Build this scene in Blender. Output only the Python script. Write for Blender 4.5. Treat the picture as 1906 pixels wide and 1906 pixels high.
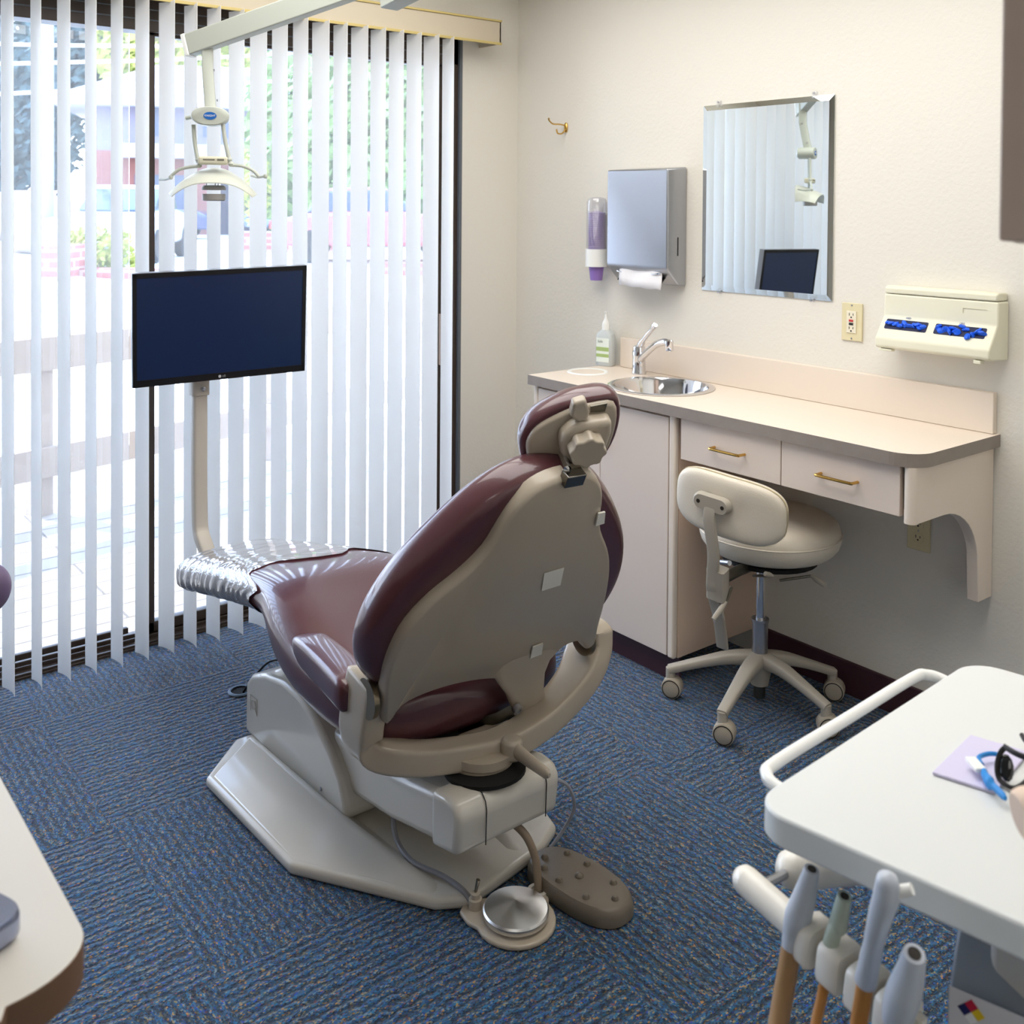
import bpy, bmesh, math, random
from mathutils import Vector as V, Matrix
R = math.radians
random.seed(7)
sc = bpy.context.scene
C = sc.collection
for o in list(bpy.data.objects): bpy.data.objects.remove(o)

# ------------------------------------------------------------ camera
CAM = V((3.4008, -2.7239, 1.4745)); YAW, PIT, ROL, FPX = .9, -.019, .0073, 1906.0
fw = V((-math.sin(YAW)*math.cos(PIT), math.cos(YAW)*math.cos(PIT), math.sin(PIT)))
rt0 = fw.cross(V((0, 0, 1))).normalized(); up0 = rt0.cross(fw)
rt = rt0*math.cos(ROL)+up0*math.sin(ROL); up = -rt0*math.sin(ROL)+up0*math.cos(ROL)
cd = bpy.data.cameras.new('camera'); cam = bpy.data.objects.new('camera', cd); C.objects.link(cam)
cam.matrix_world = Matrix(((rt.x, up.x, -fw.x, CAM.x), (rt.y, up.y, -fw.y, CAM.y), (rt.z, up.z, -fw.z, CAM.z), (0, 0, 0, 1)))
cd.sensor_fit = 'HORIZONTAL'; cd.sensor_width = 24; cd.lens = 24
cd.shift_y = (417.4-953)/1906.0
cd.clip_start = .05; cd.clip_end = 400
cd.dof.use_dof = True; cd.dof.focus_distance = 2.5; cd.dof.aperture_fstop = 4.6
sc.camera = cam
def at(u, v, t):            # point at depth t along a line of sight
    return CAM+(fw+rt*((u-953)/FPX)-up*((v-417.4)/FPX))*t
def on(u, v, ax, val):
    d = fw+rt*((u-953)/FPX)-up*((v-417.4)/FPX)
    return CAM+d*((val-CAM[ax])/d[ax])

# ------------------------------------------------------------ world, sun, exposure
w = bpy.data.worlds.new('world'); sc.world = w; w.use_nodes = True
nt = w.node_tree; bg = nt.nodes['Background']
tc = nt.nodes.new('ShaderNodeTexCoord'); sp = nt.nodes.new('ShaderNodeSeparateXYZ'); rp = nt.nodes.new('ShaderNodeValToRGB')
nt.links.new(tc.outputs['Generated'], sp.inputs[0]); nt.links.new(sp.outputs['Z'], rp.inputs[0]); nt.links.new(rp.outputs[0], bg.inputs[0])
rp.color_ramp.elements[0].position = 0.0; rp.color_ramp.elements[0].color = (.80, .88, 1, 1)
rp.color_ramp.elements[1].position = .6; rp.color_ramp.elements[1].color = (.42, .62, 1, 1)
bg.inputs[1].default_value = 9.5
sd = bpy.data.lights.new('sun', 'SUN'); sd.energy = 9.0; sd.angle = R(1.0); sd.color = (1, .96, .9)
so = bpy.data.objects.new('sun', sd); C.objects.link(so)
so.rotation_euler = V((.60, .28, -.82)).to_track_quat('-Z', 'Y').to_euler()
def area(name, loc, size, sy, e, col, rot=(0, 0, 0)):
    l = bpy.data.lights.new(name, 'AREA'); l.shape = 'RECTANGLE'; l.size = size; l.size_y = sy; l.energy = e; l.color = col
    o = bpy.data.objects.new(name, l); C.objects.link(o); o.location = loc; o.rotation_euler = rot; return o
area('ceiling_lamp_light', (1.55, -1.25, 2.42), 2.3, 1.6, 50, (1, .975, .94))
area('ceiling_lamp_light', (4.2, -3.6, 2.42), 1.15, .55, 6, (1, .965, .92))
sc.view_settings.view_transform = 'Standard'; sc.view_settings.look = 'None'
sc.view_settings.exposure = 0.0; sc.view_settings.gamma = 1.0; sc.view_settings.use_curve_mapping = False

# ------------------------------------------------------------ materials
def lin(c):
    f = lambda x: (x/255/12.92) if x/255 <= .04045 else ((x/255+.055)/1.055)**2.4
    return (f(c[0]), f(c[1]), f(c[2]), 1)
MATS = {}
def mat(name, col, rough=.5, metal=0, spec=.5, bump=0, bscale=200, coat=0, var=0, alpha=1, trans=0, ior=1.45):
    if name in MATS: return MATS[name]
    m = bpy.data.materials.new(name); m.use_nodes = True; n = m.node_tree; b = n.nodes['Principled BSDF']
    b.inputs['Base Color'].default_value = lin(col); b.inputs['Roughness'].default_value = rough
    b.inputs['Metallic'].default_value = metal; b.inputs['Specular IOR Level'].default_value = spec
    b.inputs['Coat Weight'].default_value = coat; b.inputs['Coat Roughness'].default_value = .08
    b.inputs['Alpha'].default_value = alpha; b.inputs['Transmission Weight'].default_value = trans; b.inputs['IOR'].default_value = ior
    t = n.nodes.new('ShaderNodeTexCoord')
    nz = n.nodes.new('ShaderNodeTexNoise'); nz.inputs['Scale'].default_value = bscale; nz.inputs['Detail'].default_value = 3
    n.links.new(t.outputs['Object'], nz.inputs['Vector'])
    if bump:
        bp = n.nodes.new('ShaderNodeBump'); bp.inputs['Strength'].default_value = bump; bp.inputs['Distance'].default_value = .002
        n.links.new(nz.outputs['Fac'], bp.inputs['Height']); n.links.new(bp.outputs[0], b.inputs['Normal'])
    if var:
        mx = n.nodes.new('ShaderNodeMix'); mx.data_type = 'RGBA'
        c = lin(col); mx.inputs[6].default_value = tuple(x*(1-var) for x in c[:3])+(1,); mx.inputs[7].default_value = tuple(min(1, x*(1+var)) for x in c[:3])+(1,)
        n.links.new(nz.outputs['Fac'], mx.inputs[0]); n.links.new(mx.outputs[2], b.inputs['Base Color'])
    MATS[name] = m; return m
WALL = mat('wall_paint', (226, 221, 210), .8, bump=.5, bscale=90, spec=.2)
CEIL = mat('ceiling_paint', (228, 224, 214), .9)
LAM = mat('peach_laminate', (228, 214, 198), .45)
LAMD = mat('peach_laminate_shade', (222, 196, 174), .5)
EDGE = mat('grey_edge_laminate', (142, 131, 122), .45, var=.12, bscale=30)
DOORM = mat('cabinet_front', (222, 207, 194), .45)
CREAM = mat('almond_plastic', (228, 224, 200), .4)
IVORY = mat('ivory_plate', (222, 210, 170), .4)
BRASS = mat('brass', (214, 172, 92), .25, 1)
CHROME = mat('chrome', (225, 225, 228), .08, 1)
STEEL = mat('brushed_steel', (176, 178, 184), .33, 1, bump=.15, bscale=300)
DSTEEL = mat('dark_steel', (110, 106, 96), .4, 1)
BLACK = mat('black_plastic', (16, 16, 17), .45)
DARK = mat('dark_void', (14, 13, 12), .8)
BROWN = mat('bronze_frame', (62, 50, 42), .45)
SLATEF = mat('bronze_frame_edge', (92, 98, 104), .4)
BASEB = mat('maroon_baseboard', (66, 38, 46), .5, var=.2, bscale=20)
SHELL = mat('chair_shell_plastic', (176, 164, 146), .3, coat=.25)
BASEM = mat('chair_base_plastic', (204, 198, 186), .3, coat=.5)
PEDAL = mat('foot_pedal_plastic', (108, 99, 86), .45, bump=.2, bscale=80)
MAROON = mat('maroon_vinyl', (84, 45, 50), .32, coat=.7, bump=.12, bscale=500)
LIGHTG = mat('lamp_grey_plastic', (186, 190, 179), .4)
WHITE = mat('white_plastic', (240, 240, 236), .35)
TRAYW = mat('tray_white_laminate', (216, 218, 216), .35)
TABLEW = mat('table_laminate', (214, 209, 199), .4)
TABLEB = mat('table_brown_edge', (122, 92, 70), .5)
STOOLV = mat('ivory_vinyl', (220, 210, 192), .45, bump=.2, bscale=300)
STOOLP = mat('stool_plastic', (172, 164, 150), .45)
BLUE = mat('blue_nitrile', (24, 96, 232), .45)
BLUEP = mat('blue_plastic', (14, 130, 205), .3)
LAV = mat('lavender_paper', (208, 202, 226), .8)
PURP = mat('purple_cup', (146, 116, 190), .4)
MPOLE = mat('monitor_pole_plastic', (196, 188, 176), .4)
TUBE = mat('hose_tan', (168, 132, 92), .5)
TUBE2 = mat('hose_orange', (186, 128, 66), .5)
HAND = mat('handpiece_grey', (192, 198, 208), .35)
GREENM = mat('pale_green_metal', (182, 194, 180), .35)
SHADE = mat('plug_dark', (40, 34, 28), .6)
def glassmat(name, tint, refl=.08, rough=0.0, const=False):
    m = bpy.data.materials.new(name); m.use_nodes = True; n = m.node_tree; n.nodes.clear()
    o = n.nodes.new('ShaderNodeOutputMaterial'); t = n.nodes.new('ShaderNodeBsdfTransparent'); g = n.nodes.new('ShaderNodeBsdfGlossy')
    mx = n.nodes.new('ShaderNodeMixShader'); fr = n.nodes.new('ShaderNodeFresnel'); fr.inputs[0].default_value = 1.45
    ad = n.nodes.new('ShaderNodeMath'); ad.operation = 'MULTIPLY_ADD'; ad.inputs[1].default_value = 1.0; ad.inputs[2].default_value = refl-.04
    t.inputs[0].default_value = tint; g.inputs['Roughness'].default_value = rough
    n.links.new(fr.outputs[0], ad.inputs[0]); n.links.new(ad.outputs[0], mx.inputs[0]); n.links.new(t.outputs[0], mx.inputs[1]); n.links.new(g.outputs[0], mx.inputs[2]); n.links.new(mx.outputs[0], o.inputs[0])
    if const: mx.inputs[0].default_value = refl; n.links.remove(mx.inputs[0].links[0])
    return m
def milky(m, f, col=(1, 1, 1, 1), kind='Translucent'):
    n = m.node_tree; o = [x for x in n.nodes if x.bl_idname == 'ShaderNodeOutputMaterial'][0]; src = o.inputs[0].links[0].from_socket
    d = n.nodes.new('ShaderNodeBsdf'+kind); d.inputs[0].default_value = col; mx = n.nodes.new('ShaderNodeMixShader'); mx.inputs[0].default_value = f
    n.links.new(src, mx.inputs[1]); n.links.new(d.outputs[0], mx.inputs[2]); n.links.new(mx.outputs[0], o.inputs[0]); return m
GLASS = milky(glassmat('window_glass', (.97, .98, .99, 1), .05), .045)
CLEAR = glassmat('clear_plastic', (.95, .95, .96, 1), .10, .1, True); CLEAR0 = glassmat('clear_clip', (.95, .95, .96, 1), .10, .1, True)
def vinyl_wrap():
    m = glassmat('plastic_wrap', (.95, .96, .98, 1), .30, .08); n = m.node_tree
    t = n.nodes.new('ShaderNodeTexCoord'); mp = n.nodes.new('ShaderNodeMapping'); mp.inputs['Scale'].default_value = (1.0, .5, 1)
    nz = n.nodes.new('ShaderNodeTexNoise'); nz.inputs['Scale'].default_value = 9; nz.inputs['Detail'].default_value = 2; nz.inputs['Distortion'].default_value = 1.5
    bp = n.nodes.new('ShaderNodeBump'); bp.inputs['Strength'].default_value = 1; bp.inputs['Distance'].default_value = .011
    n.links.new(t.outputs['Object'], mp.inputs[0]); n.links.new(mp.outputs[0], nz.inputs['Vector']); n.links.new(nz.outputs['Fac'], bp.inputs['Height'])
    for x in n.nodes:
        if x.bl_idname in ('ShaderNodeBsdfGlossy', 'ShaderNodeFresnel'): n.links.new(bp.outputs[0], x.inputs['Normal'])
    return m
CLEAR = milky(glassmat('clear_tube', (.95, .95, .96, 1), .10, .1, True), .09, (1, 1, 1, 1), 'Diffuse')
WRAP = milky(vinyl_wrap(), .16, (1, 1, 1, 1), 'Diffuse')
def vanemat():
    m = bpy.data.materials.new('vane_vinyl'); m.use_nodes = True; n = m.node_tree; b = n.nodes['Principled BSDF']
    b.inputs['Base Color'].default_value = lin((247, 246, 244)); b.inputs['Roughness'].default_value = .45
    tr = n.nodes.new('ShaderNodeBsdfTranslucent'); tr.inputs[0].default_value = (.95, .94, .92, 1)
    mx = n.nodes.new('ShaderNodeMixShader'); mx.inputs[0].default_value = .5
    o = n.nodes['Material Output']; n.links.new(b.outputs[0], mx.inputs[1]); n.links.new(tr.outputs[0], mx.inputs[2]); n.links.new(mx.outputs[0], o.inputs[0]); return m
VANE = vanemat()
def carpet():
    m = bpy.data.materials.new('carpet_tiles'); m.use_nodes = True; n = m.node_tree; b = n.nodes['Principled BSDF']; L = n.links.new
    N = lambda t: n.nodes.new('ShaderNode'+t)
    tc = N('TexCoord'); mp = N('Mapping'); mp.inputs['Location'].default_value = (-.334, 1.97, 0); L(tc.outputs['Object'], mp.inputs[0])
    ck = N('TexChecker'); ck.inputs['Scale'].default_value = 1/.61; ck.inputs[1].default_value = (0, 0, 0, 1); ck.inputs[2].default_value = (1, 1, 1, 1); L(mp.outputs[0], ck.inputs[0])
    s = N('SeparateXYZ'); L(mp.outputs[0], s.inputs[0]); c2 = N('CombineXYZ'); L(s.outputs[1], c2.inputs[0]); L(s.outputs[0], c2.inputs[1])
    mv = N('Mix'); mv.data_type = 'VECTOR'; L(ck.outputs['Fac'], mv.inputs[0]); L(mp.outputs[0], mv.inputs[4]); L(c2.outputs[0], mv.inputs[5])
    # ribs run along local y: fine period along local x
    m1 = N('Mapping'); m1.inputs['Scale'].default_value = (75, 14, 1); L(mv.outputs[1], m1.inputs[0])
    n1 = N('TexNoise'); n1.inputs['Scale'].default_value = 1; n1.inputs['Detail'].default_value = 3; L(m1.outputs[0], n1.inputs['Vector'])
    wv = N('TexWave'); wv.bands_direction = 'X'; wv.inputs['Scale'].default_value = 15.7; wv.inputs['Distortion'].default_value = 4.6; wv.inputs['Detail'].default_value = 2; wv.inputs['Detail Scale'].default_value = 2.5; L(mv.outputs[1], wv.inputs[0])
    m2 = N('Mapping'); m2.inputs['Scale'].default_value = (1, .6, 1); L(mv.outputs[1], m2.inputs[0])
    vo = N('TexVoronoi'); vo.inputs['Scale'].default_value = 380; L(m2.outputs[0], vo.inputs['Vector'])
    sr = N('SeparateColor'); L(vo.outputs['Color'], sr.inputs[0])
    r = N('ValToRGB'); r.color_ramp.interpolation = 'CONSTANT'
    cols = [(0, (16, 36, 60)), (.18, (20, 72, 116)), (.38, (34, 52, 78)), (.50, (22, 90, 124)), (.62, (44, 80, 112)), (.72, (52, 72, 78)), (.80, (122, 112, 80)), (.86, (104, 64, 74)), (.89, (104, 118, 122)), (.94, (156, 112, 56)), (.972, (24, 56, 146))]
    e = r.color_ramp.elements; e[0].position = 0; e[0].color = lin(cols[0][1]); e[1].position = cols[1][0]; e[1].color = lin(cols[1][1])
    for p_, c_ in cols[2:]: q = e.new(p_); q.color = lin(c_)
    L(sr.outputs[0], r.inputs[0])
    a1 = N('Math'); a1.operation = 'ADD'; L(n1.outputs['Fac'], a1.inputs[0]); wm = N('Math'); wm.operation = 'MULTIPLY'; wm.inputs[1].default_value = .9; L(wv.outputs['Fac'], wm.inputs[0]); L(wm.outputs[0], a1.inputs[1])
    rr = N('MapRange'); rr.inputs[1].default_value = .4; rr.inputs[2].default_value = 1.3; rr.inputs[3].default_value = .36; rr.inputs[4].default_value = 1.3; L(a1.outputs[0], rr.inputs[0])
    mm = N('Vector' + 'Math'); mm.operation = 'SCALE'; L(r.outputs[0], mm.inputs[0]); L(rr.outputs[0], mm.inputs[3])
    L(mm.outputs[0], b.inputs['Base Color'])
    a2 = N('Math'); a2.operation = 'ADD'; L(sr.outputs[1], a2.inputs[0]); L(rr.outputs[0], a2.inputs[1])
    bp = N('Bump'); bp.inputs['Strength'].default_value = .7; bp.inputs['Distance'].default_value = .003; L(a2.outputs[0], bp.inputs['Height']); L(bp.outputs[0], b.inputs['Normal'])
    b.inputs['Roughness'].default_value = .75; b.inputs['Sheen Weight'].default_value = .35; b.inputs['Sheen Roughness'].default_value = .4; b.inputs['Specular IOR Level'].default_value = .35
    return m
CARPET = carpet()

# ------------------------------------------------------------ object helpers
ORG = {}
def tag(o, label=None, cat=None, group=None, kind=None):
    if label: o['label'] = label
    if cat: o['category'] = cat
    if group: o['group'] = group
    if kind: o['kind'] = kind
    return o
def thing(name, label, cat, loc, group=None):
    o = bpy.data.objects.new(name, None); C.objects.link(o); o.location = loc; o.empty_display_size = .05
    ORG[o] = V(loc); return tag(o, label, cat, group)
def mesh(name, vs, fs, m, parent=None, smooth=True, bevel=0, seg=3, sub=0, org=None, solid=0, angle=40, mats=None, fm=None):
    og = ORG[parent] if parent else (V(org) if org is not None else V((sum(v[0] for v in vs)/len(vs), sum(v[1] for v in vs)/len(vs), min(v[2] for v in vs))))
    me = bpy.data.meshes.new(name); me.from_pydata([tuple(V(v)-og) for v in vs], [], fs)
    bm = bmesh.new(); bm.from_mesh(me); bmesh.ops.recalc_face_normals(bm, faces=bm.faces); bm.to_mesh(me); bm.free()
    if mats:
        for x in mats: me.materials.append(x)
        for i, k in enumerate(fm or []): me.polygons[i].material_index = k
    else: me.materials.append(m)
    o = bpy.data.objects.new(name, me); C.objects.link(o)
    if parent: o.parent = parent
    else: o.location = og
    ORG[o] = og
    if solid:
        k = o.modifiers.new('s', 'SOLIDIFY'); k.thickness = solid; k.offset = 0
    if bevel:
        k = o.modifiers.new('b', 'BEVEL'); k.width = bevel; k.segments = seg; k.limit_method = 'ANGLE'; k.angle_limit = R(30); k.harden_normals = False
    if sub:
        k = o.modifiers.new('u', 'SUBSURF'); k.levels = sub; k.render_levels = sub
    if smooth:
        for p in me.polygons: p.use_smooth = True
        if not sub:
            try: me.set_sharp_from_angle(angle=R(angle))
            except Exception: pass
    return o
class MB:
    def __init__(s): s.v = []; s.f = []; s.m = []; s.k = 0
    def add(s, vs, fs):
        n = len(s.v); s.v += [tuple(v) for v in vs]; s.f += [tuple(i+n for i in f) for f in fs]; s.m += [s.k]*len(fs); return s
    def box(s, a, b): return s.obox(V(((a[0]+b[0])/2, (a[1]+b[1])/2, (a[2]+b[2])/2)), V((1, 0, 0)), V((0, 1, 0)), V((0, 0, 1)), abs(b[0]-a[0]), abs(b[1]-a[1]), abs(b[2]-a[2]))
    def obox(s, c, ux, uy, uz, sx, sy, sz):
        vs = [V(c)+ux*(i*sx/2)+uy*(j*sy/2)+uz*(k*sz/2) for i in (-1, 1) for j in (-1, 1) for k in (-1, 1)]
        return s.add(vs, [(0, 1, 3, 2), (4, 6, 7, 5), (0, 4, 5, 1), (2, 3, 7, 6), (0, 2, 6, 4), (1, 5, 7, 3)])
    def rings(s, rs, cap=True, closed=True):
        n = len(rs[0]); b = len(s.v); vs = [p for r in rs for p in r]; fs = []
        for i in range(len(rs)-1):
            for j in range(n if closed else n-1):
                k = (j+1) % n; fs.append((i*n+j, i*n+k, (i+1)*n+k, (i+1)*n+j))
        if cap: fs += [tuple(range(n))[::-1], tuple((len(rs)-1)*n+j for j in range(n))]
        return s.add(vs, fs)
    def tube(s, pts, r, n=10, cap=True, flat=1.0):
        pts = [V(p) for p in pts]; rs = []; L = len(pts); ref = None
        rad = r if isinstance(r, (list, tuple)) else [r]*L
        for i, p in enumerate(pts):
            d = (pts[min(i+1, L-1)]-pts[max(i-1, 0)])
            if d.length < 1e-9: d = V((0, 0, 1))
            d.normalize()
            if ref is None: ref = V((0, 0, 1)) if abs(d.z) < .9 else V((1, 0, 0))
            x = (ref-d*ref.dot(d)).normalized(); y = d.cross(x); ref = x
            rs.append([p+x*(math.cos(2*math.pi*j/n)*rad[i])+y*(math.sin(2*math.pi*j/n)*rad[i]*flat) for j in range(n)])
        return s.rings(rs, cap)
    def lathe(s, prof, c, ax=V((0, 0, 1)), n=24, cap=True):
        ax = V(ax).normalized(); x = ax.orthogonal().normalized(); y = ax.cross(x)
        return s.rings([[V(c)+ax*z+(x*math.cos(2*math.pi*j/n)+y*math.sin(2*math.pi*j/n))*max(r, 1e-4) for j in range(n)] for r, z in prof], cap)
    def prism(s, poly, o, ux, uy, uz, d0, d1):
        r = [[V(o)+ux*a+uy*b+uz*d for a, b in poly] for d in (d0, d1)]; return s.rings(r)
    def build(s, name, m, parent=None, **k):
        if isinstance(m, list): return mesh(name, s.v, s.f, None, parent, mats=m, fm=s.m, **k)
        return mesh(name, s.v, s.f, m, parent, **k)
def spline(pts, n=6):
    pts = [V(p) for p in pts]; out = []
    for i in range(len(pts)-1):
        p0, p1, p2, p3 = pts[max(i-1, 0)], pts[i], pts[i+1], pts[min(i+2, len(pts)-1)]
        for k in range(n):
            t = k/n; out.append(.5*((2*p1)+(p2-p0)*t+(2*p0-5*p1+4*p2-p3)*t*t+(3*p1-p0-3*p2+p3)*t**3))
    out.append(pts[-1]); return out
def spline2(poly, n=4):
    P = [V((a, b, 0)) for a, b in poly]; out = []; L = len(P)
    for i in range(L):
        p0, p1, p2, p3 = P[i-1], P[i], P[(i+1) % L], P[(i+2) % L]
        for k in range(n):
            t = k/n; q = .5*((2*p1)+(p2-p0)*t+(2*p0-5*p1+4*p2-p3)*t*t+(3*p1-p0-3*p2+p3)*t**3); out.append((q.x, q.y))
    return out
def rrect(w, h, r, n=5, cx=0, cy=0):
    out = []
    for sx, sy, a0 in ((1, 1, 0), (-1, 1, 90), (-1, -1, 180), (1, -1, 270)):
        for k in range(n+1):
            a = R(a0+90*k/n); out.append((cx+sx*(w/2-r)+r*math.cos(a), cy+sy*(h/2-r)+r*math.sin(a)))
    return out
def superell(c, ux, uy, a, b, e=3, n=20):
    out = []
    for j in range(n):
        t = 2*math.pi*j/n; x, y = math.cos(t), math.sin(t)
        out.append(V(c)+ux*(a*math.copysign(abs(x)**(2/e), x))+uy*(b*math.copysign(abs(y)**(2/e), y)))
    return out
X, Y, Z = V((1, 0, 0)), V((0, 1, 0)), V((0, 0, 1))
def box(name, a, b, m, parent=None, bevel=0, **k): return MB().box(a, b).build(name, m, parent, bevel=bevel, **k)
def text(name, s, size, o, ux, uy, m, parent, depth=.0006, align='CENTER'):
    cu = bpy.data.curves.new(name, 'FONT'); cu.body = s; cu.size = size; cu.align_x = align; cu.align_y = 'CENTER'; cu.extrude = depth/2
    to = bpy.data.objects.new(name, cu); C.objects.link(to); dg = bpy.context.evaluated_depsgraph_get(); me = bpy.data.meshes.new_from_object(to.evaluated_get(dg))
    bpy.data.objects.remove(to); ux = V(ux).normalized(); uy = V(uy).normalized(); uz = ux.cross(uy)
    for v in me.vertices: v.co = V(o)+ux*v.co.x+uy*v.co.y+uz*v.co.z-ORG[parent]
    me.materials.clear(); me.materials.append(m); ob = bpy.data.objects.new(name, me); C.objects.link(ob); ob.parent = parent; ORG[ob] = ORG[parent]; return ob
def struct(o): o['kind'] = 'structure'; return o

# ------------------------------------------------------------ room shell
struct(mesh('floor', [(0, 0, 0), (5, 0, 0), (5, -4.6, 0), (0, -4.6, 0), (0, 0, -.1), (5, 0, -.1), (5, -4.6, -.1), (0, -4.6, -.1)], [(0, 1, 2, 3), (4, 5, 6, 7), (0, 1, 5, 4), (1, 2, 6, 5), (2, 3, 7, 6), (3, 0, 4, 7)], CARPET, smooth=False, org=(0, 0, 0)))
struct(box('ceiling', (-.12, -4.6, 2.44), (5, .12, 2.54), CEIL))
struct(box('wall_back', (-.12, 0, 0), (5, .12, 2.44), WALL))
b = MB(); b.box((-.12, -.29, 0), (0, 0, 2.44)); b.box((-.12, -3.9, 2.15), (0, -.29, 2.44)); b.box((-.12, -4.6, 0), (0, -3.9, 2.44))
struct(b.build('wall_left', WALL))
b = MB(); b.box((3.35, -2.05, 0), (3.47, 0, 2.44)); b.box((4.9, -4.6, 0), (5, -2.05, 2.44)); b.box((3.47, -2.17, 0), (5, -2.05, 2.44))
struct(b.build('wall_right', WALL))
struct(box('wall_front', (-.12, -4.72, 0), (5.1, -4.6, 2.44), WALL))
struct(box('baseboard_back', (1.28, -.012, 0), (3.35, 0, .1), BASEB, bevel=.003))
b = MB(); b.box((0, -.29, 0), (.012, 0, .1)); b.box((0, 0-.012, 0), (.6, 0, .1)); struct(b.build('baseboard_left', BASEB, bevel=.003))
# sliding glass door
b = MB(); b.box((-.1, -.345, 0), (-.012, -.29, 2.15)); b.box((-.1, -3.9, 2.04), (-.012, -.29, 2.15)); b.box((-.1, -3.9, 0), (-.012, -3.85, 2.15))
b.box((-.12, -3.9, -.02), (.02, -.29, .008)); b.box((-.035, -3.9, .008), (-.028, -.345, .02)); b.box((-.062, -3.9, .008), (-.056, -.345, .024)); b.box((.005, -3.9, .008), (.014, -.3, .015))
b.k = 1; b.box((-.013, -.302, .02), (.002, -.288, 2.15)); b.box((-.045, -3.9, 2.075), (-.01, -.345, 2.08)); b.box((-.045, -3.9, 2.11), (-.01, -.345, 2.114))
d1 = struct(b.build('door_1', [BROWN, SLATEF], bevel=.002, org=(0, -2, 0)))
b = MB(); b.box((-.075, -1.565, .02), (-.04, -1.525, 2.05)); b.box((-.075, -.375, .02), (-.04, -.345, 2.05)); b.box((-.075, -1.55, .02), (-.04, -.345, .055)); b.box((-.075, -1.55, 2.03), (-.04, -.345, 2.05))
b.build('sliding_panel_frame', BROWN, d1, bevel=.003)
b = MB(); b.box((-.098, -1.565, .02), (-.078, -1.53, 2.05)); b.box((-.098, -3.88, .02), (-.078, -1.6, .04)); b.build('fixed_panel_frame', BROWN, d1, bevel=.003)
box('glass_pane', (-.060, -1.55, .05), (-.056, -.372, 2.04), GLASS, d1)
box('glass_pane', (-.090, -3.88, .035), (-.086, -1.595, 2.045), GLASS, d1)
b = MB(); b.box((-.04, -.372, .82), (-.02, -.35, 1.03)); b.build('door_handle', mat('door_pull_tan', (150, 122, 100), .6), d1, bevel=.004)

# ------------------------------------------------------------ vertical blind
bl = thing('vertical_blind', 'white vertical blind hanging across the sliding glass door', 'blind', (.13, -2, 2.1))
VM = mat('valance_beige', (196, 184, 162), .5); VG = mat('valance_gold_edge', (196, 176, 112), .5)
b = MB(); b.box((.134, -3.9, 2.118), (.14, -.2, 2.212)); b.box((.0, -3.9, 2.205), (.14, -.2, 2.212)); b.box((.0, -.206, 2.118), (.14, -.2, 2.212))
b.build('valance', VM, bl)
b = MB(); b.box((.139, -3.9, 2.114), (.145, -.198, 2.124)); b.box((.139, -3.9, 2.206), (.145, -.198, 2.214)); b.build('valance_trim', VG, bl, bevel=.001)
box('headrail', (.11, -3.9, 2.125), (.128, -.26, 2.15), WHITE, bl)
def vane(y, ang):
    d = V((math.cos(ang), math.sin(ang), 0)); nn = V((-d.y, d.x, 0)); c = V((.133, y, 0)); n = 6; rs = []
    bot = .025; top = 2.118
    for z in (bot, .7, 1.4, top):
        ring = []
        for k in range(n+1):
            s = k/n*2-1; ring.append(c+d*(s*.0445)+nn*((1-s*s)*.007)+Z*z)
        for k in range(n, -1, -1):
            s = k/n*2-1; ring.append(c+d*(s*.0445)+nn*((1-s*s)*.007-.0012)+Z*z)
        rs.append(ring)
    MB().rings(rs).build('vane', VANE, bl, angle=60)
NV = 24
for k in range(-7, 21):
    vane(-2.017+.0783*k, R(9.5+random.uniform(-5, 5)) if k < 20 else R(-5))

# ------------------------------------------------------------ counter run on the back wall
H = .87
def filled(outer, holes, z0, z1):
    bm = bmesh.new(); es = []
    for lp in [outer]+holes:
        vs = [bm.verts.new((a, b_, z1)) for a, b_ in lp]
        es += [bm.edges.new((vs[i], vs[(i+1) % len(vs)])) for i in range(len(vs))]
    bmesh.ops.triangle_fill(bm, edges=es, use_beauty=True)
    bm.verts.ensure_lookup_table(); bm.verts.index_update()
    v = [tuple(x.co) for x in bm.verts]; f = [tuple(x.index for x in q.verts) for q in bm.faces]; bm.free()
    n = len(v); V2 = v+[(a, b_, z0) for a, b_, c in v]; F = list(f)+[tuple(i+n for i in q)[::-1] for q in f]; side = []
    k = 0
    for lp in [outer]+holes:
        L_ = len(lp)
        for i in range(L_): side.append((k+i, k+(i+1) % L_, k+(i+1) % L_+n, k+i+n))
        k += L_
    return V2, F, side
SC = (1.04, -.21); SR = .170
hole = [(SC[0]+(SR-.008)*math.cos(2*math.pi*i/40), SC[1]+(SR-.008)*math.sin(2*math.pi*i/40)) for i in range(40)]
cr = .075; out = [(.589, 0), (.589, -.416)]+[(2.078-cr+cr*math.cos(R(-90+90*i/8)), -.416+cr+cr*math.sin(R(-90+90*i/8))) for i in range(9)]+[(2.078, 0)]
v_, f_, s_ = filled(out, [hole], H-.034, H)
ct = mesh('countertop', v_, f_+s_, None, org=(1.33, -.2, H), mats=[LAM, EDGE], fm=[0]*len(f_)+[1]*len(s_), smooth=False)
tag(ct, 'long peach laminate countertop with grey edge and rounded right corner', 'countertop')
bs = box('backsplash', (.653, -.021, H+.0005), (2.068, -.0005, .981), LAM, ct, bevel=.002)
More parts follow.
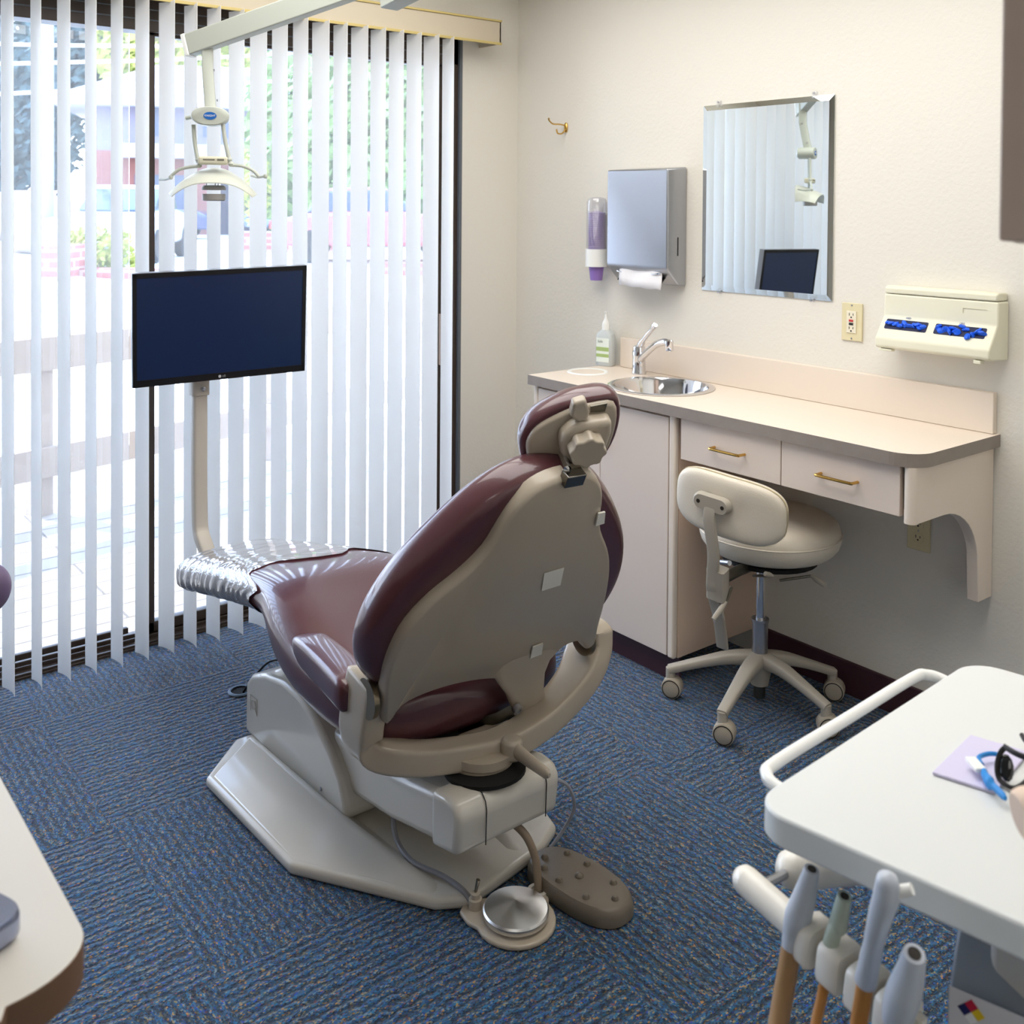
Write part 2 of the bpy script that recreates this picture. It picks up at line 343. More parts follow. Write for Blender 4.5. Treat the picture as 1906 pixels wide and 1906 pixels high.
# sink
b = MB(); pr = [(SR+.008, .001), (SR+.008, .004), (SR, .006), (SR-.012, .004), (SR-.018, -.01), (SR-.03, -.10), (SR-.06, -.125), (.03, -.132), (.02, -.135)]
b.lathe(pr, (SC[0], SC[1], H), n=56, cap=False); sk = thing('round_sink', 'round stainless steel sink set into the peach countertop', 'sink', (SC[0], SC[1], H))
b.build('basin', CHROME, sk, solid=.001); MB().lathe([(.0, .0), (.022, .0), (.024, .004), (.012, .006)], (SC[0], SC[1], H-.138), n=20).build('drain', STEEL, sk)
# faucet
fp = V((.815, -.085, H)); fc = thing('faucet', 'chrome single lever faucet behind the round sink', 'faucet', fp)
MB().lathe([(.026, 0), (.026, .008), (.024, .015), (.0225, .06), (.025, .075), (.021, .1), (.008, .106)], fp, n=24).build('body', CHROME, fc)
e_ = V((1.02, -.15, 1.005)); MB().tube(spline([fp+Z*.045, fp+V((.05, -.02, .08)), fp+V((.13, -.05, .125)), e_-X*.02+Z*.006, e_], 5), .0125, 12).lathe([(.013, -.022), (.0145, -.02), (.0145, .012), (.01, .016)], e_-Z*.0, n=16).build('spout', CHROME, fc)
MB().tube(spline([fp+Z*.095, fp+V((.03, -.012, .125)), fp+V((.075, -.02, .165)), fp+V((.105, -.028, .19))], 4), [.013]*4+[.009]*4+[.008, .009, .010, .011, .009], 10).build('lever', CHROME, fc)
# counter ring, bottle
rc = V((.675, -.205, H+.0005)); rg = tag(MB().lathe([(.060, 0), (.062, .003), (.072, .004), (.076, 0)], rc, n=48).build('waste_chute_ring', WHITE, None, org=rc), 'flat white plastic ring on the counter left of the sink', 'ring')
ORG[rg] = rc; MB().lathe([(.0, .0), (.0595, .0), (.0595, .0015), (.0, .0015)], rc, n=40).build('chute_flap', LAM, rg)
bp_ = V((.60, -.045, H+.0005)); bt = thing('hand_gel_bottle', 'clear hand gel bottle with green striped label and white pump tip', 'bottle', bp_)
ux = (X*.97+Y*.25).normalized(); uy = Z.cross(ux)
MB().rings([superell(bp_+Z*z, ux, uy, a, c, 4, 24) for z, a, c in ((0, .033, .02), (.004, .036, .022), (.10, .036, .022), (.12, .033, .02), (.132, .018, .015), (.136, .014, .014))]).build('bottle_body', mat('gel_clear', (222, 228, 228), .2, trans=.25), bt)
MB().lathe([(.0145, 0), (.0145, .022), (.012, .03), (.005, .045), (.004, .062), (.006, .064), (.006, .069)], bp_+Z*.134, n=18).build('pump', WHITE, bt)
lb = MB(); lo = bp_-uy*.0226; lb.obox(lo+Z*.06, ux, uy, Z, .056, .0008, .09); lb.k = 1; lb.obox(lo+Z*.064-uy*.0005, ux, uy, Z, .055, .0008, .015); lb.obox(lo+Z*.040-uy*.0005, ux, uy, Z, .055, .0008, .012)
lb.build('front_label', [mat('label_white', (232, 238, 228), .6), mat('label_green', (168, 190, 120), .6)], bt, smooth=False)
text('label_writing', 'Safe', .014, lo+Z*.092-uy*.001-ux*.01, ux, Z, mat('label_grey', (150, 160, 150), .6), bt)

# base cabinet
cbx = (.600, 1.277); yf = -.376
cb = thing('sink_base_cabinet', 'peach laminate base cabinet with two doors under the sink', 'cabinet', (.94, -.2, .0))
b = MB(); b.box((cbx[0], yf, .084), (cbx[0]+.018, 0-.001, H-.035)); b.box((cbx[1]-.018, yf, .084), (cbx[1], -.001, H-.035)); b.box((cbx[0]+.018, yf, .084), (cbx[1]-.018, -.001, .1)); b.box((cbx[0]+.018, -.01, .1), (cbx[1]-.018, -.001, H-.035)); b.box((cbx[0]+.018, yf, H-.1), (cbx[1]-.018, yf+.02, H-.035))
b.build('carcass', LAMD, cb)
b = MB(); b.box((cbx[0], yf-.021, .084), (cbx[0]+.022, yf-.0005, H-.035)); b.build('face_stile', LAM, cb, bevel=.006); box('face_stile', (cbx[1]-.026, yf-.021, .084), (cbx[1], yf-.0005, H-.035), LAM, cb, bevel=.006)
xm = on(1117, 860, 1, yf-.02).x
for i, (a, c) in enumerate(((cbx[0]+.025, xm-.0015), (xm+.0015, cbx[1]-.029))):
    d_ = box('cabinet_door', (a, yf-.02, .088), (c, yf-.001, H-.045), DOORM, cb, bevel=.0015)
    hx = a+.035 if i else c-.035
    MB().tube(spline([V((hx, yf-.02, .775)), V((hx, yf-.042, .772)), V((hx, yf-.045, .765)), V((hx, yf-.045, .695)), V((hx, yf-.042, .688)), V((hx, yf-.02, .685))], 3), .0035, 8).build('door_pull', BRASS, d_)
box('toe_kick', (cbx[0]+.004, yf+.012, 0), (cbx[1]-.004, yf+.02, .084), BASEB, cb)
# hanging drawer unit with bracket
dk = thing('drawer_desk_unit', 'peach laminate drawer unit with curved side bracket hung under the counter', 'desk', (1.66, -.2, .4))
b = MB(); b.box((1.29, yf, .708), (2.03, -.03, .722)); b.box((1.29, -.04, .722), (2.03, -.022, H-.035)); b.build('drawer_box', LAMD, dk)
for a, c in ((1.2985, 1.6645), (1.6675, 2.022)):
    d_ = box('drawer', (a, yf-.02, .707), (c, yf-.001, .8325), DOORM, dk, bevel=.0015); mx_ = (a+c)/2+.005; hz = .768
    MB().tube(spline([V((mx_-.055, yf-.018, hz)), V((mx_-.053, yf-.042, hz)), V((mx_-.045, yf-.048, hz)), V((mx_+.045, yf-.048, hz)), V((mx_+.053, yf-.042, hz)), V((mx_+.055, yf-.018, hz))], 4), .0042, 8).build('drawer_handle', BRASS, d_)
zb = on(1786, 1115, 1, -.07).z; zb = max(.30, zb)+.008
pf = [(-.385, H-.035), (-.385, .695), (-.255, .695)]
pf += [(-.255+.175*math.sin(R(90*i/10)), .695-.16*(1-math.cos(R(90*i/10)))) for i in range(1, 11)]
pf += [(-.075, zb), (-.002, zb), (-.002, H-.035)]
MB().prism(pf, (0, 0, 0), Y, Z, X, 2.031, 2.062).build('side_bracket', LAM, dk, bevel=.002)
MB().lathe([(.016, 0), (.016, H-.035-.695)], (2.0465, -.385, .695), n=20).build('bracket_nosing', LAM, dk)

# mirror
mr = thing('wall_mirror', 'rectangular wall mirror above the counter showing the white blind', 'mirror', (1.295, -.003, 1.185))
mx0, mx1, mz0, mz1 = 1.034, 1.556, 1.185, 1.82; bv = .018
vs = [(mx0, -.002, mz0), (mx1, -.002, mz0), (mx1, -.002, mz1), (mx0, -.002, mz1), (mx0, -.004, mz0), (mx1, -.004, mz0), (mx1, -.004, mz1), (mx0, -.004, mz1), (mx0+bv, -.0065, mz0+bv), (mx1-bv, -.0065, mz0+bv), (mx1-bv, -.0065, mz1-bv), (mx0+bv, -.0065, mz1-bv)]
fs = [(3, 2, 1, 0), (8, 9, 10, 11)]+[(i, (i+1) % 4, (i+1) % 4+4, i+4) for i in range(4)]+[(i+4, (i+1) % 4+4, (i+1) % 4+8, i+8) for i in range(4)]
mesh('mirror_glass', vs, fs, mat('mirror_silver', (235, 240, 240), .0, 1), mr, smooth=False)
for cx_, cz_ in ((mx0+.07, mz1), (mx1-.07, mz1), (mx0+.08, mz0), (mx1-.07, mz0)):
    b = MB(); b.box((cx_-.009, -.012, cz_-.008), (cx_+.009, -.001, cz_+.014) if cz_ > 1.5 else (cx_+.009, -.001, cz_+.008)); b.build('mirror_clip', CLEAR0, mr, bevel=.003)
    MB().lathe([(.003, 0), (.003, .002)], (cx_, -.013, cz_+(.008 if cz_ > 1.5 else -.002)), Y, 10).build('clip_screw', STEEL, mr)
# paper towel dispenser
pt = thing('paper_towel_dispenser', 'brushed steel paper towel dispenser on the wall left of the mirror', 'towel dispenser', (.81, -.05, 1.2))
pf = [(-.002, 1.612), (-.101, 1.604), (-.101, 1.258), (-.094, 1.248), (-.04, 1.196), (-.002, 1.192)]
MB().prism(pf, (0, 0, 0), Y, Z, X, .658, .96).build('housing', STEEL, pt, bevel=.006, seg=4)
box('level_slot', (.9602, -.049, 1.30), (.9608, -.044, 1.365), DARK, pt)
b = MB(); b.obox((.81, -.066, 1.2205), X, V((0, -.054, -.052)).normalized(), V((0, .052, -.054)).normalized(), .22, .05, .003); b.build('dispensing_slot', DARK, pt)
b = MB(); b.tube(spline([V((.70, -.09, 1.238)), V((.72, -.093, 1.234)), V((.76, -.088, 1.232)), V((.775, -.075, 1.226))], 4), .003, 6); b.build('guide_wire', CHROME, pt); b = MB(); b.tube(spline([V((.92, -.09, 1.238)), V((.90, -.093, 1.234)), V((.86, -.088, 1.232)), V((.845, -.075, 1.226))], 4), .003, 6); b.build('guide_wire', CHROME, pt)
vs = []; ns = 12
for i, (yy, zz) in enumerate(((-.086, 1.250), (-.090, 1.236), (-.096, 1.212), (-.102, 1.186))):
    for k in range(ns+1): vs.append((.715+.205*k/ns+i*.004, yy-.004*math.sin(k*.8+i), zz-.0015*k/ns*4+.002*math.sin(k*1.3)))
fs = [(i*(ns+1)+k, i*(ns+1)+k+1, (i+1)*(ns+1)+k+1, (i+1)*(ns+1)+k) for i in range(3) for k in range(ns)]
tag(mesh('paper_towel', vs, fs, mat('paper_white', (238, 236, 238), .8), None, solid=.001), 'white paper towel hanging out below the steel dispenser', 'paper towel')
# cup dispenser
cc = V((.552, -.052, 0)); cu = thing('cup_dispenser', 'clear tube cup dispenser with white band beside the steel towel dispenser', 'cup dispenser', cc+Z*1.24)
MB().lathe([(.0385, 1.308), (.0385, 1.485), (.034, 1.5), (.02, 1.505), (.0, 1.506)], cc, n=32, cap=False).build('clear_tube', CLEAR, cu, solid=.001)
b = MB(); b.lathe([(.034, 1.243), (.041, 1.243), (.041, 1.308), (.034, 1.308)], cc, n=32, cap=False); b.build('white_band', WHITE, cu, solid=.002)
box('wall_bracket', (.53, -.02, 1.25), (.575, -.001, 1.44), WHITE, cu, bevel=.003)
MB().lathe([(.0, 1.19), (.022, 1.19), (.0235, 1.195), (.029, 1.246), (.0305, 1.25)]+sum([[(.0305, 1.25+.008*i), (.0322, 1.251+.008*i), (.0322, 1.2545+.008*i), (.0305, 1.255+.008*i)] for i in range(25)], [])+[(.0, 1.455)], cc, n=28).build('cup_stack', PURP, None)
cs = C.objects[-1]; tag(cs, 'stack of nested purple paper cups inside the clear dispenser', 'cups')
# coat hook
hk = V((.315, -.001, 1.785)); h_ = thing('coat_hook', 'small brass double coat hook on the wall left of the dispensers', 'hook', hk)
MB().rings([superell(hk+Y*y_, X, Z, a, c, 2.4, 16) for y_, a, c in ((0, .009, .02), (-.004, .009, .02), (-.007, .006, .016))]).build('back_plate', BRASS, h_)
MB().tube(spline([hk+V((0, -.005, .008)), hk+V((-.005, -.03, .012)), hk+V((-.01, -.06, .012)), hk+V((-.014, -.075, .022)), hk+V((-.015, -.08, .03))], 4), .0032, 8).lathe([(.0, -.005), (.005, 0), (0, .005)], hk+V((-.015, -.08, .032)), n=10).tube(spline([hk+V((0, -.005, -.008)), hk+V((-.003, -.02, -.024)), hk+V((-.006, -.04, -.024)), hk+V((-.007, -.046, -.008))], 4), .0032, 8).build('hook_arms', BRASS, h_)
# outlets
def outlet(x, z, gfci, lab):
    t = thing('wall_outlet', lab, 'outlet', (x+.035, -.001, z-.114))
    box('cover_plate', (x, -.006, z-.114), (x+.07, -.0005, z), IVORY, t, bevel=.002)
    cx_ = x+.035; cz_ = z-.057
    if gfci:
        box('receptacle', (cx_-.0165, -.009, cz_-.033), (cx_+.0165, -.006, cz_+.033), mat('ivory_light', (232, 224, 200), .4), t, bevel=.001)
        box('reset_button', (cx_-.007, -.011, cz_+.001), (cx_+.007, -.009, cz_+.007), mat('red_button', (196, 50, 50), .4), t); box('test_button', (cx_-.007, -.011, cz_-.009), (cx_+.007, -.009, cz_-.003), BLACK, t)
        f = -.0092; cs_ = (cz_+.02, cz_-.021)
    else:
        f = -.0087; cs_ = (cz_+.02, cz_-.02)
        for q in cs_: MB().rings([superell(V((cx_, y_, q)), X, Z, .0165, .0145, 3, 20) for y_ in (-.006, -.0085)]).build('receptacle', IVORY, t, bevel=.0008)
    for q in cs_:
        b = MB()
        for dx, dz, w_, h2 in ((-.0065, .003, .002, .008), (.0065, .003, .002, .0065)): b.box((cx_+dx-w_/2, f-.0004, q+dz-h2/2), (cx_+dx+w_/2, f, q+dz+h2/2))
        b.lathe([(.0026, 0), (.0026, .0004)], (cx_, f-.0004, q-.006), Y, 10); b.build('plug_slots', SHADE, t)
    for q in ((cz_+.05), (cz_-.05)) if gfci else (cz_,): MB().lathe([(.0028, 0), (.0025, .001)], (cx_, -.0065, q), Y*-1, 10).build('plate_screw', STEEL, t)
outlet(1.591, 1.186, True, 'ivory wall outlet with red reset button right of the mirror')
outlet(1.816, .611, False, 'ivory double wall outlet low on the wall under the counter')
# glove dispenser
gx0, gx1 = 1.765, 2.096; g = thing('glove_dispenser', 'cream plastic wall dispenser with two slots of blue gloves', 'glove dispenser', (1.93, -.05, 1.07))
pf = [(-.001, 1.07), (-.001, 1.228), (-.058, 1.228), (-.061, 1.166), (-.104, 1.105), (-.104, 1.082), (-.096, 1.076)]
MB().prism(pf, (0, 0, 0), Y, Z, X, gx0, gx1).build('body', CREAM, g, bevel=.005, seg=4)
MB().prism([(-.001, 1.2295), (-.001, 1.25), (-.05, 1.252), (-.059, 1.246), (-.059, 1.2295)], (0, 0, 0), Y, Z, X, gx0+.002, gx1-.004).build('lid', CREAM, g, bevel=.004)
b = MB(); b.obox((gx0+.03, -.09, 1.072), X, Y, Z, .04, .02, .006); b.build('foot', CREAM, g, bevel=.002); b = MB(); b.obox((gx1-.035, -.09, 1.070), X, Y, Z, .02, .02, .01); b.build('foot', CREAM, g, bevel=.002)
b = MB(); b.box((2.0, -.0605, 1.205), (2.066, -.0596, 1.2062)); b.box((2.0, -.061, 1.192), (2.0008, -.0596, 1.206)); b.build('embossed_panel', mat('cream_shade', (206, 200, 172), .5), g)
sl = (V((0, -.104, 1.105))-V((0, -.061, 1.166))).normalized(); sn = X.cross(sl)
if sn.y > 0: sn = -sn
for i, (a, c, w_) in enumerate(((1.782, 1.908, 'MED'), (1.930, 2.072, 'LRG'))):
    o_ = V(((a+c)/2, -.061, 1.166))+sl*.027+sn*.0006
    MB().prism(rrect(c-a, .032, .004), o_, X, sl, sn, -.001, .0006).build('slot_shade_plate', mat('slot_dark', (8, 16, 60), .6), g)  # dark plate on the uncut body stands in for shade inside the slot
    text('size_marking', w_, .008, V(((a+c)/2, -.061, 1.166))+sl*.004+sn*.0012, X, -sl, mat('pencil_blue', (120, 130, 170), .6), g)
    bm = bmesh.new(); rnd = random.Random(i+3)
    for k in range(12):
        px_ = a+.011+(c-a-.022)*k/11; q = o_+X*(px_-(a+c)/2)+sl*rnd.uniform(-.007, .007)+sn*rnd.uniform(-.001, .002)
        if i == 1 and k == 8: q = o_+X*(px_-(a+c)/2)+sl*.016+sn*.004
        if i == 1 and k == 6: q = o_+X*(px_-(a+c)/2)-sl*.013+sn*.004
        g_ = bmesh.ops.create_icosphere(bm, subdivisions=2, radius=1, matrix=Matrix.Translation(q) @ Matrix.Rotation(rnd.uniform(0, 3), 4, Z) @ Matrix.Rotation(rnd.uniform(0, 3), 4, X) @ Matrix.Diagonal((rnd.uniform(.010, .016), rnd.uniform(.004, .007), rnd.uniform(.008, .013), 1)))
        for v in g_['verts']: v.co += V((rnd.uniform(-1, 1), rnd.uniform(-1, 1), rnd.uniform(-1, 1)))*.0015
    vs = [v.co.copy() for v in bm.verts]; bm.verts.index_update(); fs = [tuple(v.index for v in f.verts) for f in bm.faces]; bm.free()
    tag(mesh('nitrile_gloves', vs, fs, BLUE, None, angle=30), ['crumpled blue gloves in the left slot of the cream dispenser', 'crumpled blue gloves poking out of the right slot of the cream dispenser'][i], 'gloves', 'blue gloves in the wall dispenser', 'stuff')

# wall cabinet top right, near
wc = thing('wall_cabinet', 'beige wall cabinet corner hanging at the upper right edge', 'cabinet', (3.15, -1.65, 1.455))
p_ = at(1857, 449, .86); box('carcass', (p_.x, p_.y, p_.z), (3.35, -1.45, 2.3), mat('cabinet_beige_shaded', (176, 154, 136), .5), wc, bevel=.003)  # carcass beige darkened, its backlit shade put into the colour
box('bottom_rail', (p_.x+.004, p_.y+.02, p_.z-.002), (3.35, -1.46, p_.z), LAM, wc)
def sweep(b, pts, A, ws, hs, e=4, n=16):
    pts = [V(p) for p in pts]; L = len(pts); rs = []
    for i, p in enumerate(pts):
        d = (pts[min(i+1, L-1)]-pts[max(i-1, 0)]).normalized(); a = (V(A)-d*V(A).dot(d)).normalized(); c = d.cross(a)
        w_ = ws[i] if isinstance(ws, (list, tuple)) else ws; h2 = hs[i] if isinstance(hs, (list, tuple)) else hs
        rs.append(superell(p, a, c, w_/2, h2/2, e, n))
    return b.rings(rs)
def loft_round(b, secs, n=24, e=3.2):   # secs: centre, ux, uy, a, b
    return b.rings([superell(c, ux, uy, a, d, e, n) for c, ux, uy, a, d in secs])

# ------------------------------------------------------------ dental chair
ch = thing('dental_chair', 'reclining maroon vinyl dental chair on a pale plastic base', 'dental chair', (1.3, -1.4, 0))
# floor plate and sloping wings
pl_ = [(.80, -1.60), (.93, -1.735), (1.37, -1.72), (1.66, -1.535), (1.70, -1.47), (1.66, -1.24), (1.62, -1.165), (1.37, -1.09), (.93, -1.085), (.80, -1.22)]
b = MB(); b.prism(pl_, (0, 0, 0), X, Y, Z, .001, .03)
for yo, yi, s in ((-1.725, -1.56, 1), (-1.095, -1.255, -1)):
    v = [(.935, yo, .028), (1.37, yo+.01*s, .028), (1.665, yo+.20*s, .028), (.87, yi-.028*s, .068), (1.32, yi-.016*s, .068), (1.62, yi+.045*s, .036), (.88, yi+.005*s, .024), (1.62, yi+.075*s, .022)]
    b.add(v, [(0, 1, 4, 3), (1, 2, 5, 4), (3, 4, 5, 7, 6), (2, 7, 5), (0, 3, 6), (0, 6, 7, 2, 1)])
b.build('base_plate', BASEM, ch, bevel=.011, seg=4)
hp = [(.775, .028), (.778, .165), (.812, .197), (.90, .232), (1.0, .250), (1.09, .247), (1.17, .222), (1.25, .178), (1.305, .13), (1.328, .083), (1.335, .05), (1.30, .028)]
hs_ = MB().prism(hp, (0, 0, 0), X, Z, Y, -1.562, -1.262).build('front_housing', BASEM, ch, bevel=.014, seg=4)
MB().lathe([(.005, 0), (.005, .002), (.003, .003)], (1.215, -1.5625, .068), -Y, 10).build('cover_screw', STEEL, hs_)
b = MB(); gx, gz = .835, .125
EMB = mat('embossed_mark', (178, 174, 164), .4)
fr_ = [V((gx-.020, -1.5635, gz-.024)), V((gx-.020, -1.5635, gz+.020)), V((gx+.020, -1.5635, gz+.020)), V((gx+.020, -1.5635, gz-.024))]
b.tube(fr_[:1]+fr_[1:], .0009, 5); b.tube([V((gx+.012*math.cos(t*.5)-.002, -1.5635, gz+.012*math.sin(t*.5)-.002)) for t in range(13)], .0009, 5); b.tube([V((gx+.011, -1.5635, gz+.014)), V((gx+.011, -1.5635, gz-.012)), V((gx+.018, -1.5635, gz-.020))], .0009, 5)
b.build('embossed_logo', EMB, hs_)
ap = [(1.15, .065), (1.28, .082), (1.48, .107), (1.68, .150), (1.68, .258), (1.50, .222), (1.15, .195)]
MB().prism(ap, (0, 0, 0), X, Z, Y, -1.535, -1.283).build('lift_arm', BASEM, ch, bevel=.02, seg=4)
ap = [(1.655, .143), (1.748, .163), (1.758, .245), (1.740, .270), (1.70, .272), (1.655, .262)]
MB().prism(ap, (0, 0, 0), X, Z, Y, -1.545, -1.273).build('lift_arm_end_cap', BASEM, ch, bevel=.022, seg=5)
b = MB()
for yy in (-1.475, -1.315): MB().tube([(1.7555, yy, .168), (1.7565, yy, .20), (1.7583, yy, .24), (1.754, yy, .257), (1.742, yy, .2695), (1.71, yy, .272)], .0011, 6).build('cap_seam', DARK, ch)
MB().lathe([(.088, -.004), (.088, .004)], (1.672, -1.415, .270), V((-.06, 0, 1)), 32).build('swivel_shade_disc', DARK, ch)  # dark disc laid on the arm top, painting the shade of the swivel gap
MB().lathe([(.070, -.03), (.070, .008), (.074, .012), (.074, .03)], (1.645, -1.405, .272), Z, 32).build('swivel_collar', SHELL, ch)
# yoke that carries seat and back
b = MB(); pth = spline([(1.556, -1.628, .492), (1.552, -1.632, .47), (1.54, -1.636, .42), (1.53, -1.636, .355), (1.545, -1.622, .322), (1.60, -1.565, .310), (1.64, -1.465, .302), (1.66, -1.36, .298), (1.66, -1.245, .318), (1.64, -1.128, .362), (1.62, -1.068, .412), (1.612, -1.055, .455), (1.61, -1.055, .482)], 5)
L = len(pth); sweep(b, pth, (1, .0, .0), [(.060+.045*min(1, i/3, (L-1-i)/4))*(1-.42*max(0, math.sin(math.pi*min(1, max(0, (i-14)/34))))) for i in range(L)], [.040+.022*min(1, i/3, (L-1-i)/4)-.006*math.sin(math.pi*i/(L-1)) for i in range(L)], 7, 32)
b.build('yoke', SHELL, ch, bevel=0, angle=50)
b = MB(); b.obox((1.55, -1.36, .29), X, Y, Z, .12, .14, .04); b.build('seat_support', SHELL, ch, bevel=.012)
MB().rings([superell(V((1.45, -1.36, z)), X, Y, .14, .17, 4, 20) for z in (.25, .31)]).build('seat_pan', DARK, ch)
# seat and leg rest in one cushion
S_ = [(.372, .015, .345, .355, -1.455), (.378, .10, .325, .385, -1.455), (.395, .15, .31, .405, -1.455), (.43, .168, .312, .425, -1.452), (.6, .176, .345, .462, -1.445), (.8, .182, .382, .497, -1.43), (.93, .195, .40, .517, -1.415), (1.0, .212, .402, .523, -1.405), (1.06, .240, .36, .522, -1.395), (1.13, .264, .318, .514, -1.385), (1.22, .282, .292, .494, -1.375), (1.34, .290, .278, .464, -1.365), (1.44, .286, .276, .450, -1.36), (1.51, .272, .282, .446, -1.355), (1.555, .245, .295, .442, -1.35), (1.585, .19, .318, .425, -1.35), (1.593, .08, .35, .39, -1.35)]
b = MB(); n = 28; rs = []
for x, hw, zb_, zt, yc in S_:
    ring = []
    for j in range(n):
        t = 2*math.pi*j/n; cx_, cy_ = math.cos(t), math.sin(t); yy = math.copysign(abs(cx_)**(2/3.4), cx_); zz = math.copysign(abs(cy_)**(2/3.0), cy_)
        dip = -.016*max(0, 1-(yy/.7)**2) if (zz > 0 and x > 1.1) else 0
        ring.append(V((x, yc+hw*yy, (zb_+zt)/2+(zt-zb_)/2*zz+dip)))
    rs.append(ring)
b.rings(rs).build('seat_cushion', MAROON, ch, sub=2)
# wrap on the leg rest (lies on the cushion)
b = MB(); rs = []
WS = [s for s in S_ if s[0] <= .93]; n = 48; nx = 60
def sec(x):
    for i in range(len(S_)-1):
        if S_[i][0] <= x <= S_[i+1][0]:
            f = (x-S_[i][0])/(S_[i+1][0]-S_[i][0]); return [S_[i][k]*(1-f)+S_[i+1][k]*f for k in range(5)]
rnd = random.Random(5)
for i in range(nx):
    x0_ = .371+(.545)*(i/(nx-1))**1.15; ring = []
    for j in range(n):
        t = 2*math.pi*j/n; cx_, cy_ = math.cos(t), math.sin(t)
        xx = x0_+(i/(nx-1))**3*(.05*math.sin(2*t+.6)+.03*math.sin(5*t)+.02*math.sin(9*t+1)); s = sec(max(xx, .3721)); q = .0045+.0012*math.sin(x0_*40+3*math.sin(t*3)+t*2)*math.sin(t*5+x0_*22)+.0022*math.sin(x0_*170+t*3+2*math.sin(x0_*31))*max(0, -math.cos(t))
        yy = math.copysign(abs(cx_)**(2/3.2), cx_); zz = math.copysign(abs(cy_)**(2/2.8), cy_)
        ring.append(V((xx, s[4]+(s[1]+q)*yy, (s[2]+s[3])/2+((s[3]-s[2])/2+q)*zz)))
    rs.append(ring)
b.rings(rs, cap=False)
tag(b.build('plastic_foot_cover', WRAP, None, angle=180, org=(.65, -1.44, .31)), 'clear wrinkled plastic cover over the foot end of the maroon chair', 'cover')
# arm pad
b = MB(); pp = [(1.205, -1.610, .425, .020, .018), (1.215, -1.611, .432, .034, .029), (1.26, -1.612, .438, .040, .034), (1.38, -1.621, .437, .043, .037), (1.50, -1.636, .437, .045, .037), (1.53, -1.640, .436, .044, .035)]
b.rings([superell(V((x, y_, z)), Y, Z, a, d, 4.5, 20) for x, y_, z, a, d in pp]).build('arm_pad', MAROON, ch, sub=1)
# backrest frame
BO = V((1.618, -1.35, .45)); th = R(-5); ln = R(28)
bw = V((-math.sin(th), math.cos(th), 0)); bk = V((math.cos(th), math.sin(th), 0)); bL = bk*math.sin(ln)+Z*math.cos(ln); bn = bk*math.cos(ln)-Z*math.sin(ln)
def B(w_, l_, n_): return BO+bw*w_+bL*l_+bn*n_
half = [(.0, .17), (.02, .235), (.06, .283), (.11, .308), (.17, .318), (.23, .313), (.29, .295), (.35, .268), (.41, .228), (.465, .185), (.515, .138), (.55, .092), (.57, .045)]
outl = [(h2-.026, l_) for l_, h2 in half]+[(-.045, .574)]+[(-h2-.045, l_) for l_, h2 in half[::-1]]
b = MB(); rs = []
for n_, s in ((-.088, .55), (-.087, .78), (-.078, .92), (-.058, .985), (-.03, 1.0), (-.005, .975), (.008, .93), (.012, .8)):
    rs.append([B(-.045+(w_+.045)*s, .29+(l_-.29)*(s if s < .9 else 1-(1-s)*1.0), n_) for w_, l_ in outl])
b.rings(rs).build('back_cushion', MAROON, ch, sub=2)
shell = [(-.294, .039), (-.307, .115), (-.306, .186), (-.291, .252), (-.253, .31), (-.202, .359), (-.163, .412), (-.144, .474), (-.125, .521), (-.09, .56), (-.042, .578), (.022, .576), (.066, .55), (.093, .504), (.108, .45), (.128, .402), (.17, .34), (.200, .278), (.223, .191), (.239, .09), (.250, .03), (.225, .015), (.191, .052), (.150, .048), (.125, .012), (.085, -.03), (.045, -.03), (.004, -.005), (-.064, .017), (-.135, .027), (-.199, .024), (-.243, .008), (-.258, -.03), (-.278, -.035)]
sp_ = spline2(shell, 3)
b = MB(); rs = []
cx_, cy_ = -.03, .27
def inset(poly, d):
    L_ = len(poly); o = []
    for i in range(L_):
        a, c = poly[i-1], poly[(i+1) % L_]; tx, ty = c[0]-a[0], c[1]-a[1]; q = math.hypot(tx, ty) or 1
        o.append((poly[i][0]-ty/q*d*SG, poly[i][1]+tx/q*d*SG))
    return o
ar = sum(sp_[i-1][0]*sp_[i][1]-sp_[i][0]*sp_[i-1][1] for i in range(len(sp_))); SG = 1 if ar > 0 else -1
for n_, d in ((.0, .0), (.018, -.0), (.028, .002), (.034, .006), (.036, .010)):
    rs.append([B(w_, l_, n_) for w_, l_ in inset(sp_, d)])
bsh = b.rings(rs).build('back_shell', SHELL, ch, angle=35)
def patch(name, pts, m, par, n_=.0372, h=.0006):
    q = []
    for p in pts:
        d = at(p[0], p[1], 1)-CAM; t = ((BO+bn*n_-CAM).dot(bn))/d.dot(bn); q.append(CAM+d*t)
    return MB().rings([[v+bn*k for v in q] for k in (0, h)]).build(name, m, par, smooth=False)
patch('white_sticker', [(1013, 1067), (1050, 1056), (1043, 1089), (1008, 1100)], mat('sticker_white', (226, 222, 210), .5), bsh)
patch('white_sticker', [(991, 1203), (1010, 1196), (1007, 1216), (986, 1224)], mat('sticker_white', (226, 222, 210), .5), bsh, h=.003)
patch('clip_plate', [(1112, 954), (1125, 951), (1123, 972), (1107, 977)], mat('sticker_white', (226, 222, 210), .5), bsh, h=.004)
def ray_on(u, v, n_):
    d = at(u, v, 1)-CAM; return CAM+d*(((BO+bn*n_-CAM).dot(bn))/d.dot(bn))
b = MB(); rs = []
